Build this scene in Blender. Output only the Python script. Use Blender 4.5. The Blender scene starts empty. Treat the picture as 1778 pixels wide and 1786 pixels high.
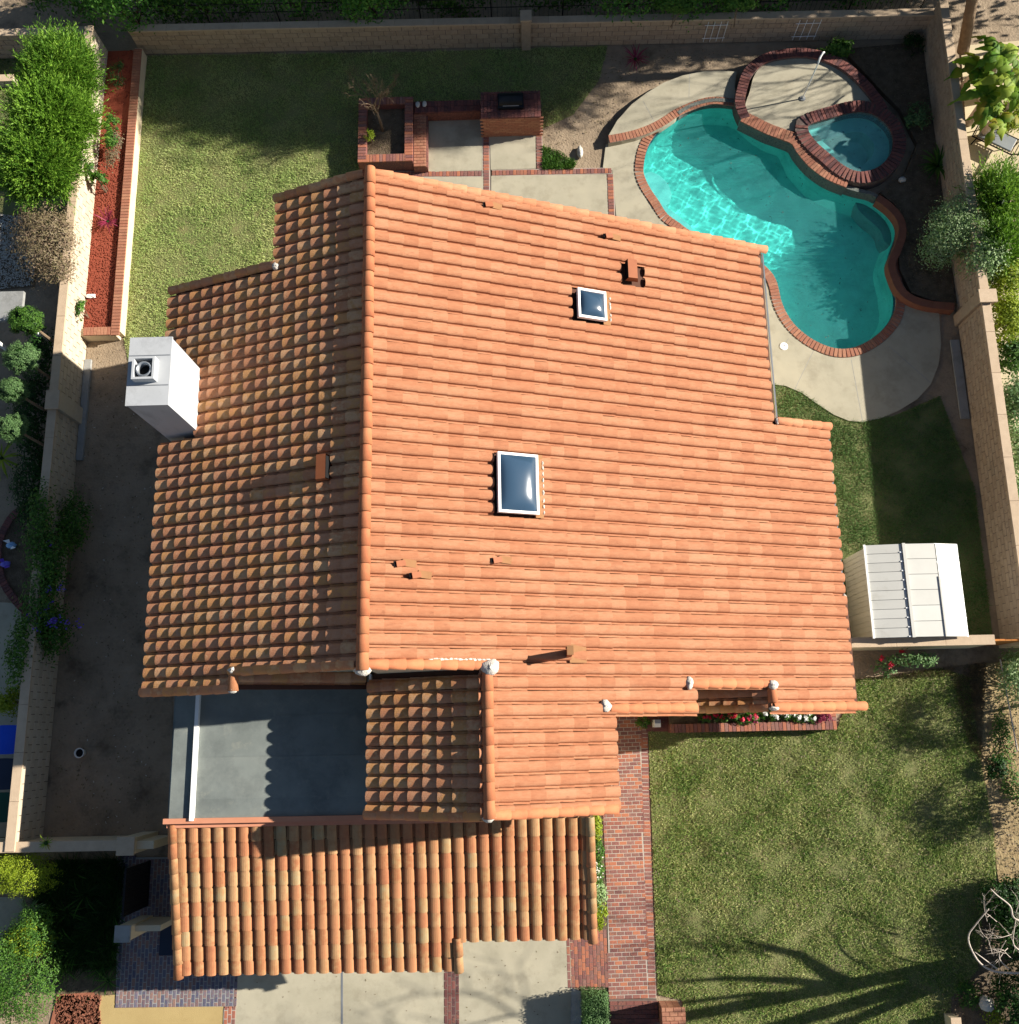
import bpy, bmesh, math, random
import numpy as np
from mathutils import Vector, Matrix
from mathutils.geometry import tessellate_polygon
random.seed(7); rng = np.random.default_rng(11)
C = bpy.context.scene.collection
SC = bpy.context.scene
R = math.radians

# ------------------------------------------------------------------ camera (drone, 27 m up, leaning 13 degrees off straight down)
F, HC = 1650.0, 27.0
_d = np.array([925-889, -(1275-893), -F]); _d /= np.linalg.norm(_d)
_z = -_d; _x = np.array([1, .02, 0.]); _x -= _x.dot(_z)*_z; _x /= np.linalg.norm(_x); _y = np.cross(_z, _x)
CR = np.array([_x, _y, _z])
cam = bpy.data.cameras.new('camera'); co = bpy.data.objects.new('camera', cam); C.objects.link(co)
m4 = Matrix.Identity(4)
for i in range(3):
    for j in range(3): m4[i][j] = CR[i][j]
m4[2][3] = HC
co.matrix_world = m4
cam.sensor_fit = 'VERTICAL'; cam.sensor_height = 24; cam.sensor_width = 24; cam.lens = 24*F/1786
cam.clip_end = 2000; SC.camera = co

# ------------------------------------------------------------------ daylight
SUN_EL, SUN_AZ = R(27), R(10.5)            # azimuth measured from +X towards +Y
sdir = Vector((math.cos(SUN_AZ)*math.cos(SUN_EL), math.sin(SUN_AZ)*math.cos(SUN_EL), math.sin(SUN_EL)))
w = bpy.data.worlds.new('World'); SC.world = w; w.use_nodes = True
sky = w.node_tree.nodes.new('ShaderNodeTexSky'); sky.sky_type = 'NISHITA'; sky.sun_disc = False
sky.ozone_density = 1.5; sky.dust_density = .5; sky.sun_elevation = SUN_EL; sky.sun_rotation = R(90) - SUN_AZ
bg = w.node_tree.nodes['Background']; bg.inputs[1].default_value = .043
w.node_tree.links.new(sky.outputs[0], bg.inputs[0])
sl = bpy.data.lights.new('sun', 'SUN'); sl.energy = 5.0; sl.angle = R(.53); sl.color = (1, .94, .84)
so = bpy.data.objects.new('sun', sl); C.objects.link(so); so.rotation_euler = sdir.to_track_quat('Z', 'Y').to_euler(); so.location = (30, 6, 30); sl.cycles.is_caustics_light = True
SC.view_settings.view_transform = 'Standard'; SC.view_settings.look = 'None'; SC.view_settings.gamma = 1
SC.view_settings.exposure = 1.16
SC.view_settings.use_curve_mapping = False
SC.cycles.max_bounces = 8; SC.cycles.transparent_max_bounces = 12

# ------------------------------------------------------------------ survey: picture measurements -> metres
def at(px, py, z=0.0):
    v = np.array([px-889, 893-py, -F]); q = CR @ v; t = (z-HC)/q[2]
    return Vector((q[0]*t, q[1]*t, z))
def poly(pts, z=0.0): return [at(p[0], p[1], z).xy for p in pts]
def inpoly(P, X, Y):
    x = np.asarray(X); y = np.asarray(Y); r = np.zeros(x.shape, bool); n = len(P)
    for i in range(n):
        x1, y1 = P[i]; x2, y2 = P[(i+1) % n]
        if y1 == y2: continue
        c = ((y1 > y) != (y2 > y)) & (x < (x2-x1)*(y-y1)/(y2-y1)+x1)
        r ^= c
    return r
def smooth(pts, k=6, closed=True):
    P = [Vector(p) for p in pts]; n = len(P); out = []
    for i in range(n if closed else n-1):
        if closed: a, b, c, d = P[(i-1) % n], P[i], P[(i+1) % n], P[(i+2) % n]
        else: a, b, c, d = P[max(i-1, 0)], P[i], P[i+1], P[min(i+2, n-1)]
        for j in range(k):
            t = j/k
            out.append(.5*((2*b)+(c-a)*t+(2*a-5*b+4*c-d)*t*t+(3*b-a-3*c+d)*t**3))
    if not closed: out.append(P[-1])
    return out
def resample(P, step, closed=False):
    P = [Vector(p) for p in P]
    if closed: P = P+[P[0]]
    L = [0]
    for i in range(1, len(P)): L.append(L[-1]+(P[i]-P[i-1]).length)
    n = max(2, int(round(L[-1]/step))); out = []; k = 0
    for i in range(n if closed else n+1):
        s = L[-1]*i/n
        while k < len(L)-2 and L[k+1] < s: k += 1
        t = (s-L[k])/max(1e-9, L[k+1]-L[k]); out.append(P[k].lerp(P[k+1], min(1, t)))
    return out
def offset(P, d, closed=True):
    n = len(P); out = []
    for i in range(n):
        a = P[(i-1) % n] if closed else P[max(0, i-1)]; b = P[(i+1) % n] if closed else P[min(n-1, i+1)]
        t = (b-a).normalized(); out.append(P[i]+Vector((t.y, -t.x))*d)
    return out
def area(P): return sum(P[i].x*P[(i+1) % len(P)].y-P[(i+1) % len(P)].x*P[i].y for i in range(len(P)))/2

# ------------------------------------------------------------------ materials
def hexc(s):
    r = [int(s[i:i+2], 16)/255 for i in (0, 2, 4)]
    return tuple(((c+.055)/1.055)**2.4 if c > .04 else c/12.92 for c in r)+(1,)
def mat(name, cols, rough=.85, ns=2.0, wn=.6, wt=.4, bump=0.0, bs=30., dirt=None, spec=.3, metal=0, trans=0, detail=6, stretch=None, dirt2=None):
    m = bpy.data.materials.new(name); m.use_nodes = True; nt = m.node_tree; N = nt.nodes; L = nt.links
    b = N['Principled BSDF']; b.inputs['Roughness'].default_value = rough; b.inputs['Metallic'].default_value = metal
    b.inputs['Specular IOR Level'].default_value = spec
    geo = N.new('ShaderNodeNewGeometry'); pos = geo.outputs['Position']
    if stretch:
        mp = N.new('ShaderNodeMapping'); mp.inputs['Scale'].default_value = stretch; L.new(pos, mp.inputs[0]); pos = mp.outputs[0]
    nz = N.new('ShaderNodeTexNoise'); nz.inputs['Scale'].default_value = ns; nz.inputs['Detail'].default_value = detail; nz.inputs['Roughness'].default_value = .62
    L.new(pos, nz.inputs['Vector'])
    at_ = N.new('ShaderNodeAttribute'); at_.attribute_name = 'tone'
    oi = N.new('ShaderNodeObjectInfo')
    def mth(op, a, c):
        q = N.new('ShaderNodeMath'); q.operation = op
        for i, v in enumerate((a, c)):
            if v is None: continue
            if isinstance(v, (int, float)): q.inputs[i].default_value = v
            else: L.new(v, q.inputs[i])
        return q.outputs[0]
    tone = mth('FRACT', mth('ADD', at_.outputs['Fac'], oi.outputs['Random']), None)
    mr = N.new('ShaderNodeMapRange'); mr.inputs[1].default_value = .3; mr.inputs[2].default_value = .7; L.new(nz.outputs['Fac'], mr.inputs[0])
    fac = mth('ADD', mth('MULTIPLY', mr.outputs[0], wn), mth('MULTIPLY', tone, wt))
    cr = N.new('ShaderNodeValToRGB'); L.new(fac, cr.inputs[0]); e = cr.color_ramp.elements
    cs = [hexc(c) if isinstance(c, str) else c for c in cols]
    e[0].color = cs[0]; e[1].color = cs[-1]
    for i in range(1, len(cs)-1):
        q = e.new(i/(len(cs)-1)); q.color = cs[i]
    col = cr.outputs[0]
    for dd in (dirt, dirt2):
        if not dd: continue
        dc, dsc, lo, hi, amt = dd
        dn = N.new('ShaderNodeTexNoise'); dn.inputs['Scale'].default_value = dsc; dn.inputs['Detail'].default_value = 8; dn.inputs['Roughness'].default_value = .7
        L.new(pos, dn.inputs['Vector'])
        dm = N.new('ShaderNodeMapRange'); dm.inputs[1].default_value = lo; dm.inputs[2].default_value = hi; dm.inputs[4].default_value = amt; L.new(dn.outputs['Fac'], dm.inputs[0])
        mx = N.new('ShaderNodeMixRGB'); L.new(dm.outputs[0], mx.inputs[0]); L.new(col, mx.inputs[1]); mx.inputs[2].default_value = hexc(dc); col = mx.outputs[0]
    L.new(col, b.inputs['Base Color'])
    if bump:
        bn = N.new('ShaderNodeTexNoise'); bn.inputs['Scale'].default_value = bs; bn.inputs['Detail'].default_value = 5; L.new(pos, bn.inputs['Vector'])
        bp = N.new('ShaderNodeBump'); bp.inputs['Strength'].default_value = bump; bp.inputs['Distance'].default_value = .03; L.new(bn.outputs['Fac'], bp.inputs['Height']); L.new(bp.outputs[0], b.inputs['Normal'])
    if trans:
        tr = N.new('ShaderNodeBsdfTranslucent'); L.new(col, tr.inputs[0]); ms = N.new('ShaderNodeMixShader'); ms.inputs[0].default_value = trans
        L.new(b.outputs[0], ms.inputs[1]); L.new(tr.outputs[0], ms.inputs[2]); L.new(ms.outputs[0], N['Material Output'].inputs[0])
    return m
M = {}
M['tile_e'] = mat('clay_tile_orange', ['976144', 'a1694a', 'a77050', 'ae7a5a', 'a46c4e'], ns=9, wn=.5, wt=.5, bump=.3, bs=60, dirt=('74432a', 7, .58, .74, .6), dirt2=('bc9474', 1.3, .52, .75, .4), stretch=(.5, 1.6, 1))
M['tile_w'] = mat('clay_tile_mixed', ['b47c50', 'bc8654', 'b07858', 'b68464', 'ae7450', 'c09670', 'b48250', 'b08468'], ns=8, wn=.25, wt=.8, bump=.25, bs=60, dirt=('6a4432', 6, .58, .8, .5))
M['tile_g'] = mat('clay_tile_tan', ['925a3e', 'a16a48', 'a87450', '9c6e4a', 'a8835c', '965f3e', 'a07c54', '9a8a68'], ns=7, wn=.18, wt=.85, bump=.25, bs=60, dirt=('6b5038', 4, .6, .8, .5))
M['tile_r'] = mat('clay_ridge_orange', ['9c5c3e', 'aa6a48', 'b07650'], ns=4, wn=.6, wt=.45, bump=.15, bs=50, dirt=('8a7048', 2.3, .62, .8, .5))
M['grass_s'] = mat('front_grass_blades', ['283e14', '486a28', '6a8a3e', '8e9f54', 'b0b272', 'c6c08a'], ns=.8, wn=.4, wt=.7, rough=.9, trans=.25, dirt=('5c4c34', 1.2, .54, .7, .6), dirt2=('c8c490', .5, .52, .7, .3), detail=9)
M['patio_t'] = mat('pale_tan_paving', ['b8a888', 'c4b696'], ns=1.4, wn=.8, wt=.2, bump=.2, bs=50)
M['brick_b'] = mat('shade_blue_paver', ['56586a', '64626e', '7a5e58', '4c5266', '8a6a5c', '5e6074'], ns=20, wn=.2, wt=.85, bump=.3, bs=90)  # bluish tint of skylit shade mixed into the brick tones
M['tile_edge'] = mat('tile_cut_edge', ['4a2a1c', '5c3624'])
M['deck'] = mat('roof_underlay', ['4a2e22', '5a3a2a'])
M['mortar'] = mat('white_mortar', ['a49c90', 'c8c2b8', 'b8b2a8'], ns=14, wn=1, wt=0, bump=.8, bs=40)
M['stucco'] = mat('cream_stucco', ['c9b696', 'd6c6a8'], ns=3, bump=.3, bs=60)
M['chim'] = mat('white_painted_stucco', ['a2a4a6', 'aeb0b2'], ns=2, bump=.1, bs=60, dirt=('6e6e6c', 1.8, .52, .78, .55), stretch=(1, 1, .35))
M['white'] = mat('white_paint', ['dcdcda', 'eeeeea'], rough=.5, ns=3)
M['shedw'] = mat('white_metal_sheet', ['b8b6ae', 'c6c4bc'], rough=.45, ns=1.5, wn=.5, wt=.5, dirt=('8e8876', 1.3, .55, .8, .5))
M['dark'] = mat('black_hole', ['0a0a0b', '141416'], rough=.9)
M['steel'] = mat('dark_steel', ['2a2c2e', '3a3c3f'], rough=.35, metal=.7)
M['silver'] = mat('galvanised_metal', ['8a8e92', 'a4a8ac'], rough=.4, metal=.6)
M['flash'] = mat('tan_flashing', ['8a6240', '966c48'], ns=4, dirt=('7a5434', 6, .5, .75, .5))
M['vent'] = mat('brown_vent_metal', ['8a4e2e', '9c5c38'], ns=4, rough=.6)
M['flat'] = mat('grey_roll_roofing', ['666c68', '747a76', '80857f'], ns=1.2, wn=.6, wt=.4, bump=.3, bs=120, dirt=('4c5050', .9, .48, .72, .6), dirt2=('8e8e82', 2.2, .58, .72, .5))
M['conc'] = mat('concrete', ['99937f', 'a69f8b', 'aea690'], ns=1.1, wn=.8, wt=.2, bump=.2, bs=70, dirt=('7a7260', 1.3, .5, .74, .6), dirt2=('6e675a', 7, .62, .72, .35))
M['conc_y'] = mat('tan_concrete', ['a08a5c', 'ae9868'], ns=1.4, wn=.8, wt=.2, bump=.3, bs=50, dirt=('8c7648', 2.4, .55, .8, .5))
M['concd'] = mat('weathered_concrete', ['868684', '989894'], ns=2, wn=.8, wt=.2, bump=.3, bs=60, dirt=('5a5850', 2.5, .5, .75, .6))
M['brick'] = mat('paving_brick', ['7c5048', '8a5c52', '6c4a48', '985e4c', 'a86a4e', '76564f', '946a60'], ns=30, wn=.2, wt=.85, bump=.3, bs=90, dirt=('4c3836', 2.0, .56, .8, .55))
M['brick_o'] = mat('coping_brick', ['8e5a46', '9c6852', '946450', 'a8785e', '865644'], ns=20, wn=.3, wt=.75, bump=.3, bs=90, dirt=('5a3a30', 3.0, .55, .8, .5))
M['brick_d'] = mat('dark_brick', ['5c3838', '6e4440', '7a4c44', '4e3638', '8a5a4c'], ns=20, wn=.3, wt=.75, bump=.3, bs=90)
M['joint'] = mat('brick_mortar', ['a0958a', 'aca196'], ns=10)
M['jointd'] = mat('dark_mortar', ['5e504a', '74645c'], ns=10)
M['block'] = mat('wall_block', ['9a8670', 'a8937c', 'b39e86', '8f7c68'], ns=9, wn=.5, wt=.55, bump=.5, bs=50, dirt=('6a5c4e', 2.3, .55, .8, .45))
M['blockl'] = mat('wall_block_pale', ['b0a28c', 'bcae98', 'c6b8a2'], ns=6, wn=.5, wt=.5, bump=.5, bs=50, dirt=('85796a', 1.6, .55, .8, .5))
M['cap'] = mat('wall_cap', ['b29c82', 'c0aa90'], ns=6, bump=.3, bs=50, dirt=('857462', 2, .5, .8, .4))
M['mulch'] = mat('red_mulch', ['6a3022', '84402e', '904a36', '743224'], ns=24, wn=.5, wt=.6)
M['mulchb'] = mat('brown_mulch', ['6a3a2a', '84503c', '9a6650', '583024'], ns=24, wn=.4, wt=.7)
M['dirt'] = mat('bare_dirt', ['80705c', '94826c', 'a08e78'], ns=1.6, wn=1, wt=0, bump=.8, bs=18, dirt=('463a2c', .8, .5, .66, .75), dirt2=('a09078', 3.5, .56, .7, .5), detail=10)
M['dirty'] = mat('sandy_dirt', ['7a6648', '94805c', 'a8946c'], ns=3, wn=1, wt=0, bump=.8, bs=18, dirt=('5c5030', 1.5, .52, .72, .6), detail=10)
M['soil'] = mat('dark_soil', ['4a3e30', '605240', '70604e'], ns=5, wn=1, wt=0, bump=1, bs=22, detail=10)
M['lawn'] = mat('lawn_soil', ['666a40', '74764a', '7c744e'], ns=2.5, wn=1, wt=0, bump=.6, bs=40)
M['grass'] = mat('grass_blades', ['6a8446', '84a056', 'a0b468', 'b8c27c', 'c2c284'], ns=.55, wn=.5, wt=.55, rough=.9, trans=.25, dirt=('7a7048', .8, .55, .72, .55), dirt2=('d8d0a0', .35, .5, .68, .45), detail=8)
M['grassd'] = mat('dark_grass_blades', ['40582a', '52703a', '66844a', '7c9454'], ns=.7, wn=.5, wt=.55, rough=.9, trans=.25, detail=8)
def leafm(n, cols, trans=.3, wn=.25): return mat(n, cols, rough=.6, ns=1.5, wn=wn, wt=.8, trans=trans, spec=.25)
M['lf_juniper'] = leafm('juniper_leaf', ['365616', '4c741c', '688f2a', '86aa3c'])
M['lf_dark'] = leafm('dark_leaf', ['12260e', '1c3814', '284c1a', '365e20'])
M['lf_hedge'] = leafm('lit_hedge_leaf', ['2a521a', '3e7026', '588a34', '76a446'])  # leaf colour brightened to stand for sunlit clumps within the tree shade
M['lf_mid'] = leafm('mid_leaf', ['26441a', '385c20', '4d7428', '668a34'])
M['lf_yel'] = leafm('yellow_green_leaf', ['5c7414', '7a8e1c', '98a62c', '6c8420'])
M['lf_dull'] = leafm('dull_green_leaf', ['3e5c30', '547444', '6c8a56', '4a683a'])
M['lf_grey'] = leafm('dry_twig_leaf', ['5c4c3c', '746250', '6a6242', '857660'], trans=.1)
M['lf_pale'] = leafm('pale_leaf', ['5a7a3a', '76945a', '92aa74', 'a4b48c'])
M['lf_ban'] = leafm('banana_leaf', ['5c8420', '7a9c2c', '98aa40', '4c7a1c', 'a88a30'], trans=.4)
M['fl_red'] = leafm('red_petal', ['b0142c', 'c8243c', 'd4506a']); M['fl_white'] = leafm('white_petal', ['dcdcd4', 'eeeee8']); M['fl_pur'] = leafm('purple_petal', ['5a3cb0', '6e4cc8', '8a6ad4'])
M['fl_mag'] = leafm('burgundy_leaf', ['6a1c34', '8a2c48', 'a04a64'])
M['fl_yel'] = leafm('yellow_leaf', ['c8b820', 'e0c830'])
M['bark'] = mat('grey_bark', ['5a4a3c', '74624e', '867460'], ns=8, bump=.6, bs=30)
M['barkp'] = mat('pale_bark', ['a09488', 'b8aca0', 'c8bcb0'], ns=8, bump=.3, bs=30)
M['blue'] = mat('blue_plastic', ['0a3cae', '1048c0'], rough=.4); M['navy'] = mat('navy_plastic', ['1c2434', '262f42'], rough=.4); M['green_p'] = mat('green_plastic', ['0c3a2a', '124634'], rough=.4)
M['stone'] = mat('pale_stone', ['a8a49a', 'bcb8ae', 'c8c6be'], ns=8, bump=.5, bs=30)
M['terra'] = mat('terracotta', ['9a5634', 'b06a44'], ns=6)
M['rail'] = mat('rail_iron', ['1c1a1a', '262424'], rough=.5, metal=.5)
M['plaster'] = mat('pool_plaster', ['98d8ce', 'a8e6dc', 'b6efe6'], ns=1.2, wn=1, wt=0, dirt=('0c2a2c', 5.5, .62, .68, .8), dirt2=('2e6c6c', .7, .5, .75, .5))
M['stonev'] = mat('slate_tile', ['3c4448', '58605e', '74766e', '2c3034'], ns=18, wn=.9, wt=.2, bump=.8, bs=30)
M['trim'] = mat('waterline_tile', ['14203c', '1c2c50'], rough=.3)

def water_mat(name, tint, turb):
    m = bpy.data.materials.new(name); m.use_nodes = True; N = m.node_tree.nodes; L = m.node_tree.links
    b = N['Principled BSDF']; b.inputs['Base Color'].default_value = tint; b.inputs['Roughness'].default_value = 0
    b.inputs['Transmission Weight'].default_value = turb; b.inputs['IOR'].default_value = 1.33
    return m
M['water'] = water_mat('pool_water', (.20, .97, .94, 1), .90)
M['spaw'] = water_mat('spa_water', (.42, .90, .92, 1), .84)
def water_sheet(name, P, z, mt, cell=.032, amp=1.0):
    """rippled water surface, clipped to the basin (its rim runs under the coping)"""
    x0, x1 = min(p.x for p in P)-.1, max(p.x for p in P)+.1; y0, y1 = min(p.y for p in P)-.1, max(p.y for p in P)+.1
    nx, ny = int((x1-x0)/cell)+1, int((y1-y0)/cell)+1; X, Y = np.meshgrid(x0+np.arange(nx)*cell, y0+np.arange(ny)*cell, indexing='ij'); Z = np.zeros_like(X)
    r = np.random.default_rng(5)
    for k in range(34):
        a = r.uniform(0, 2*math.pi); lam = r.uniform(.13, .75); kk = 2*math.pi/lam; Z += .0016*amp*lam**1.25*np.sin(kk*(X*math.cos(a)+Y*math.sin(a))+r.uniform(0, 6.3)+.6*np.sin(X*1.3+k)+.6*np.sin(Y*1.1+2*k))
    Q = offset(P, .06); ok = inpoly(Q, X.ravel(), Y.ravel()).reshape(nx, ny); idx = -np.ones((nx, ny), int); idx[ok] = np.arange(ok.sum())
    f = np.stack([idx[:-1, :-1], idx[1:, :-1], idx[1:, 1:], idx[:-1, 1:]], -1).reshape(-1, 4); f = f[(f >= 0).all(1)]
    me = bpy.data.meshes.new(name); me.from_pydata(np.stack([X[ok], Y[ok], z+Z[ok]], 1).tolist(), [], f.tolist()); me.polygons.foreach_set('use_smooth', [True]*len(f)); me.update()
    o = link(name, me, mt); o['kind'] = 'structure'; o.cycles.is_caustics_caster = True; return o
def glass_dome():
    m = bpy.data.materials.new('smoked_dome'); m.use_nodes = True; b = m.node_tree.nodes['Principled BSDF']
    b.inputs['Base Color'].default_value = (.03, .06, .10, 1); b.inputs['Roughness'].default_value = .16; b.inputs['Coat Weight'].default_value = .6; b.inputs['Coat Roughness'].default_value = .1
    return m
M['dome'] = glass_dome()

# ------------------------------------------------------------------ builders
def link(name, me, mt, parent=None):
    o = bpy.data.objects.new(name, me); C.objects.link(o)
    if mt is not None and len(me.materials) == 0: me.materials.append(mt)
    if parent is not None: adopt(o, parent)
    return o
BASE = {}
def adopt(o, p):
    o.parent = p
    b = BASE.get(p.name)
    if b is not None: o.matrix_parent_inverse = Matrix.Translation(-b)
def tag(o, label=None, cat=None, group=None, kind=None):
    if label: o['label'] = label
    if cat: o['category'] = cat
    if group: o['group'] = group
    if kind: o['kind'] = kind
    return o
def thing(name, label, cat, loc=(0, 0, 0), group=None):
    o = bpy.data.objects.new(name, None); C.objects.link(o); o.location = loc; o.empty_display_size = .2
    BASE[o.name] = Vector(loc); return tag(o, label, cat, group)

class MB:
    def __init__(s): s.v = []; s.f = []; s.t = []; s.mi = []
    def add(s, vs, fs, tone=None, mi=0):
        k = len(s.v); s.v += [tuple(v) for v in vs]; s.f += [tuple(i+k for i in f) for f in fs]
        tn = random.random() if tone is None else tone
        s.t += [tn]*len(fs); s.mi += [mi]*len(fs); return s
    def box(s, c, d, rz=0.0, tone=None, ch=0.0, mi=0):
        x, y, z = d[0]/2, d[1]/2, d[2]/2; ca, sa = math.cos(rz), math.sin(rz)
        if ch: lv = [(-x, -y, -z), (x, -y, -z), (x, y, -z), (-x, y, -z), (-x, -y, z-ch), (x, -y, z-ch), (x, y, z-ch), (-x, y, z-ch), (-x+ch, -y+ch, z), (x-ch, -y+ch, z), (x-ch, y-ch, z), (-x+ch, y-ch, z)]; fs = [(0, 1, 5, 4), (1, 2, 6, 5), (2, 3, 7, 6), (3, 0, 4, 7), (4, 5, 9, 8), (5, 6, 10, 9), (6, 7, 11, 10), (7, 4, 8, 11), (8, 9, 10, 11), (3, 2, 1, 0)]
        else: lv = [(-x, -y, -z), (x, -y, -z), (x, y, -z), (-x, y, -z), (-x, -y, z), (x, -y, z), (x, y, z), (-x, y, z)]; fs = [(0, 1, 5, 4), (1, 2, 6, 5), (2, 3, 7, 6), (3, 0, 4, 7), (4, 5, 6, 7), (3, 2, 1, 0)]
        return s.add([(c[0]+a*ca-b*sa, c[1]+a*sa+b*ca, c[2]+q) for a, b, q in lv], fs, tone, mi)
    def prism(s, P, z0, z1, holes=(), tone=None, mi=0, bottom=False):
        P = [Vector((p[0], p[1])) for p in P]
        if area(P) < 0: P = P[::-1]
        rings = [P]+[([Vector((h[0], h[1])) for h in H]) for H in holes]
        rings = [rings[0]]+[(h[::-1] if area(h) > 0 else h) for h in rings[1:]]
        tri = tessellate_polygon([[Vector((p.x, p.y, 0)) for p in r] for r in rings])
        flat = [p for r in rings for p in r]; n = len(flat)
        vs = [(p.x, p.y, z1) for p in flat]
        fs = []
        for a, b, c in tri:
            A, B, D = flat[a], flat[b], flat[c]
            fs.append((a, b, c) if (B-A).cross(D-A) > 0 else (a, c, b))
        if z0 < z1:
            vs += [(p.x, p.y, z0) for p in flat]; k = 0
            for r in rings:
                m = len(r)
                for i in range(m):
                    j = (i+1) % m; fs.append((k+i+n, k+j+n, k+j, k+i))
                k += m
            if bottom: fs += [(f[2]+n, f[1]+n, f[0]+n) for f in fs[:len(tri)]]
        return s.add(vs, fs, tone, mi)
    def tube(s, pts, rad, n=6, tone=None, mi=0, cap=True):
        P = [Vector(p) for p in pts]; rr = rad if isinstance(rad, (list, tuple)) else [rad]*len(P); vs = []; fs = []
        u = None
        for i, p in enumerate(P):
            t = (P[min(i+1, len(P)-1)]-P[max(i-1, 0)]); t = t.normalized() if t.length > 1e-9 else Vector((0, 0, 1))
            if u is None: u = t.orthogonal().normalized()
            else:
                u = (u-t*u.dot(t)); u = u.normalized() if u.length > 1e-6 else t.orthogonal().normalized()
            v = t.cross(u)
            for k in range(n):
                a = 2*math.pi*k/n; vs.append(p+(u*math.cos(a)+v*math.sin(a))*rr[i])
        for i in range(len(P)-1):
            for k in range(n):
                q = (k+1) % n; fs.append((i*n+k, i*n+q, (i+1)*n+q, (i+1)*n+k))
        if cap: fs += [tuple(range(n))[::-1], tuple((len(P)-1)*n+k for k in range(n))]
        return s.add(vs, fs, tone, mi)
    def lathe(s, c, prof, n=16, tone=None, mi=0):
        vs = []; fs = []
        for r, z in prof:
            for k in range(n): a = 2*math.pi*k/n; vs.append((c[0]+r*math.cos(a), c[1]+r*math.sin(a), c[2]+z))
        for i in range(len(prof)-1):
            for k in range(n): q = (k+1) % n; fs.append((i*n+k, i*n+q, (i+1)*n+q, (i+1)*n+k))
        return s.add(vs, fs, tone, mi)
    def blob(s, c, r, n=10, m=6, jit=.12, tone=None, mi=0):
        vs = []; fs = []
        for i in range(m+1):
            ph = math.pi*i/m
            for k in range(n):
                a = 2*math.pi*k/n; q = 1+random.uniform(-jit, jit)
                vs.append((c[0]+r[0]*q*math.sin(ph)*math.cos(a), c[1]+r[1]*q*math.sin(ph)*math.sin(a), c[2]+r[2]*q*math.cos(ph)))
        for i in range(m):
            for k in range(n): q = (k+1) % n; fs.append((i*n+k, (i+1)*n+k, (i+1)*n+q, i*n+q))
        return s.add(vs, fs, tone, mi)
    def mesh(s, name, smooth_=False):
        me = bpy.data.meshes.new(name); me.from_pydata(s.v, [], s.f)
        a = me.attributes.new('tone', 'FLOAT', 'FACE'); a.data.foreach_set('value', s.t)
        me.polygons.foreach_set('material_index', s.mi)
        if smooth_: me.polygons.foreach_set('use_smooth', [True]*len(me.polygons))
        me.update(); return me
    def build(s, name, mt, parent=None, smooth_=False):
        me = s.mesh(name, smooth_)
        if isinstance(mt, (list, tuple)):
            for q in mt: me.materials.append(q)
            mt = None
        return link(name, me, mt, parent)
def sheet(name, P, z, mt, holes=(), th=0.0, kind='structure', parent=None):
    o = MB().prism(P, z-th, z, holes).build(name, mt, parent)
    if kind and parent is None: o['kind'] = kind
    return o

_bm = {}
def unit_box(d, mt, ch=.006):
    k = (round(d[0], 3), round(d[1], 3), round(d[2], 3), mt.name)
    if k not in _bm:
        me = MB().box((0, 0, 0), d, 0, 0.0, ch).mesh('brick'); me.materials.append(mt); _bm[k] = me
    return _bm[k]
def piece(name, me, parent, loc, rz=0.0, rot=None):
    o = bpy.data.objects.new(name, me); C.objects.link(o); adopt(o, parent); o.location = loc
    o.rotation_euler = rot if rot is not None else (0, 0, rz); return o
def lay_bricks(parent, P, ang, d, z, mt, bond=.5, gap=.01, maxn=300, name='brick', rest='brick_infill', margin=.3, holes=()):
    """pave the polygon P with separate bricks; the surplus past maxn is joined"""
    P = [Vector((p[0], p[1])) for p in P]; ca, sa = math.cos(ang), math.sin(ang)
    loc = [(p.x*ca+p.y*sa, -p.x*sa+p.y*ca) for p in P]
    x0, x1 = min(l[0] for l in loc), max(l[0] for l in loc); y0, y1 = min(l[1] for l in loc), max(l[1] for l in loc)
    L, W = d[0]+gap, d[1]+gap; out = []
    j = 0; y = y0+W/2
    while y < y1:
        x = x0+L/2-(bond*L if j % 2 else 0)
        while x < x1+L/2: out.append((x, y)); x += L
        y += W; j += 1
    O = np.array(out)
    def ins(dx):
        X = (O[:, 0]+dx)*ca-O[:, 1]*sa; Y = (O[:, 0]+dx)*sa+O[:, 1]*ca; ok = inpoly(P, X, Y)
        for h in holes: ok &= ~inpoly(h, X, Y)
        return ok, X, Y
    a, XA, YA = ins(-L/4); b, XB, YB = ins(L/4); full = a & b; half = a ^ b; hm = MB()
    for i in np.where(half)[0]:
        x, y = (XA[i], YA[i]) if a[i] else (XB[i], YB[i]); hm.box((x, y, z-d[2]/2), (L/2-gap, d[1], d[2]), ang, None, .005)
    if hm.v: hm.build('half_brick', mt, parent)['kind'] = 'stuff'
    X = O[:, 0]*ca-O[:, 1]*sa; Y = O[:, 0]*sa+O[:, 1]*ca; X, Y = X[full], Y[full]
    return put_bricks(parent, [(x, y, z-d[2]/2+random.uniform(-.002, .001), ang+random.uniform(-.008, .008)) for x, y in zip(X, Y)], d, mt, maxn, name, rest)
def put_bricks(parent, L, d, mt, maxn=300, name='brick', rest='brick_infill'):
    me = unit_box(d, mt)
    cx = np.array([co.location[0], co.location[1]])
    L = sorted(L, key=lambda q: (q[0])**2+(q[1]-1)**2)
    for q in L[:maxn]: piece(name, me, parent, q[:3], q[3])
    if len(L) > maxn:
        mb = MB()
        for q in L[maxn:]: mb.box(q[:3], d, q[3], None, .006)
        mb.build(rest, mt, parent)['kind'] = 'stuff'
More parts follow.
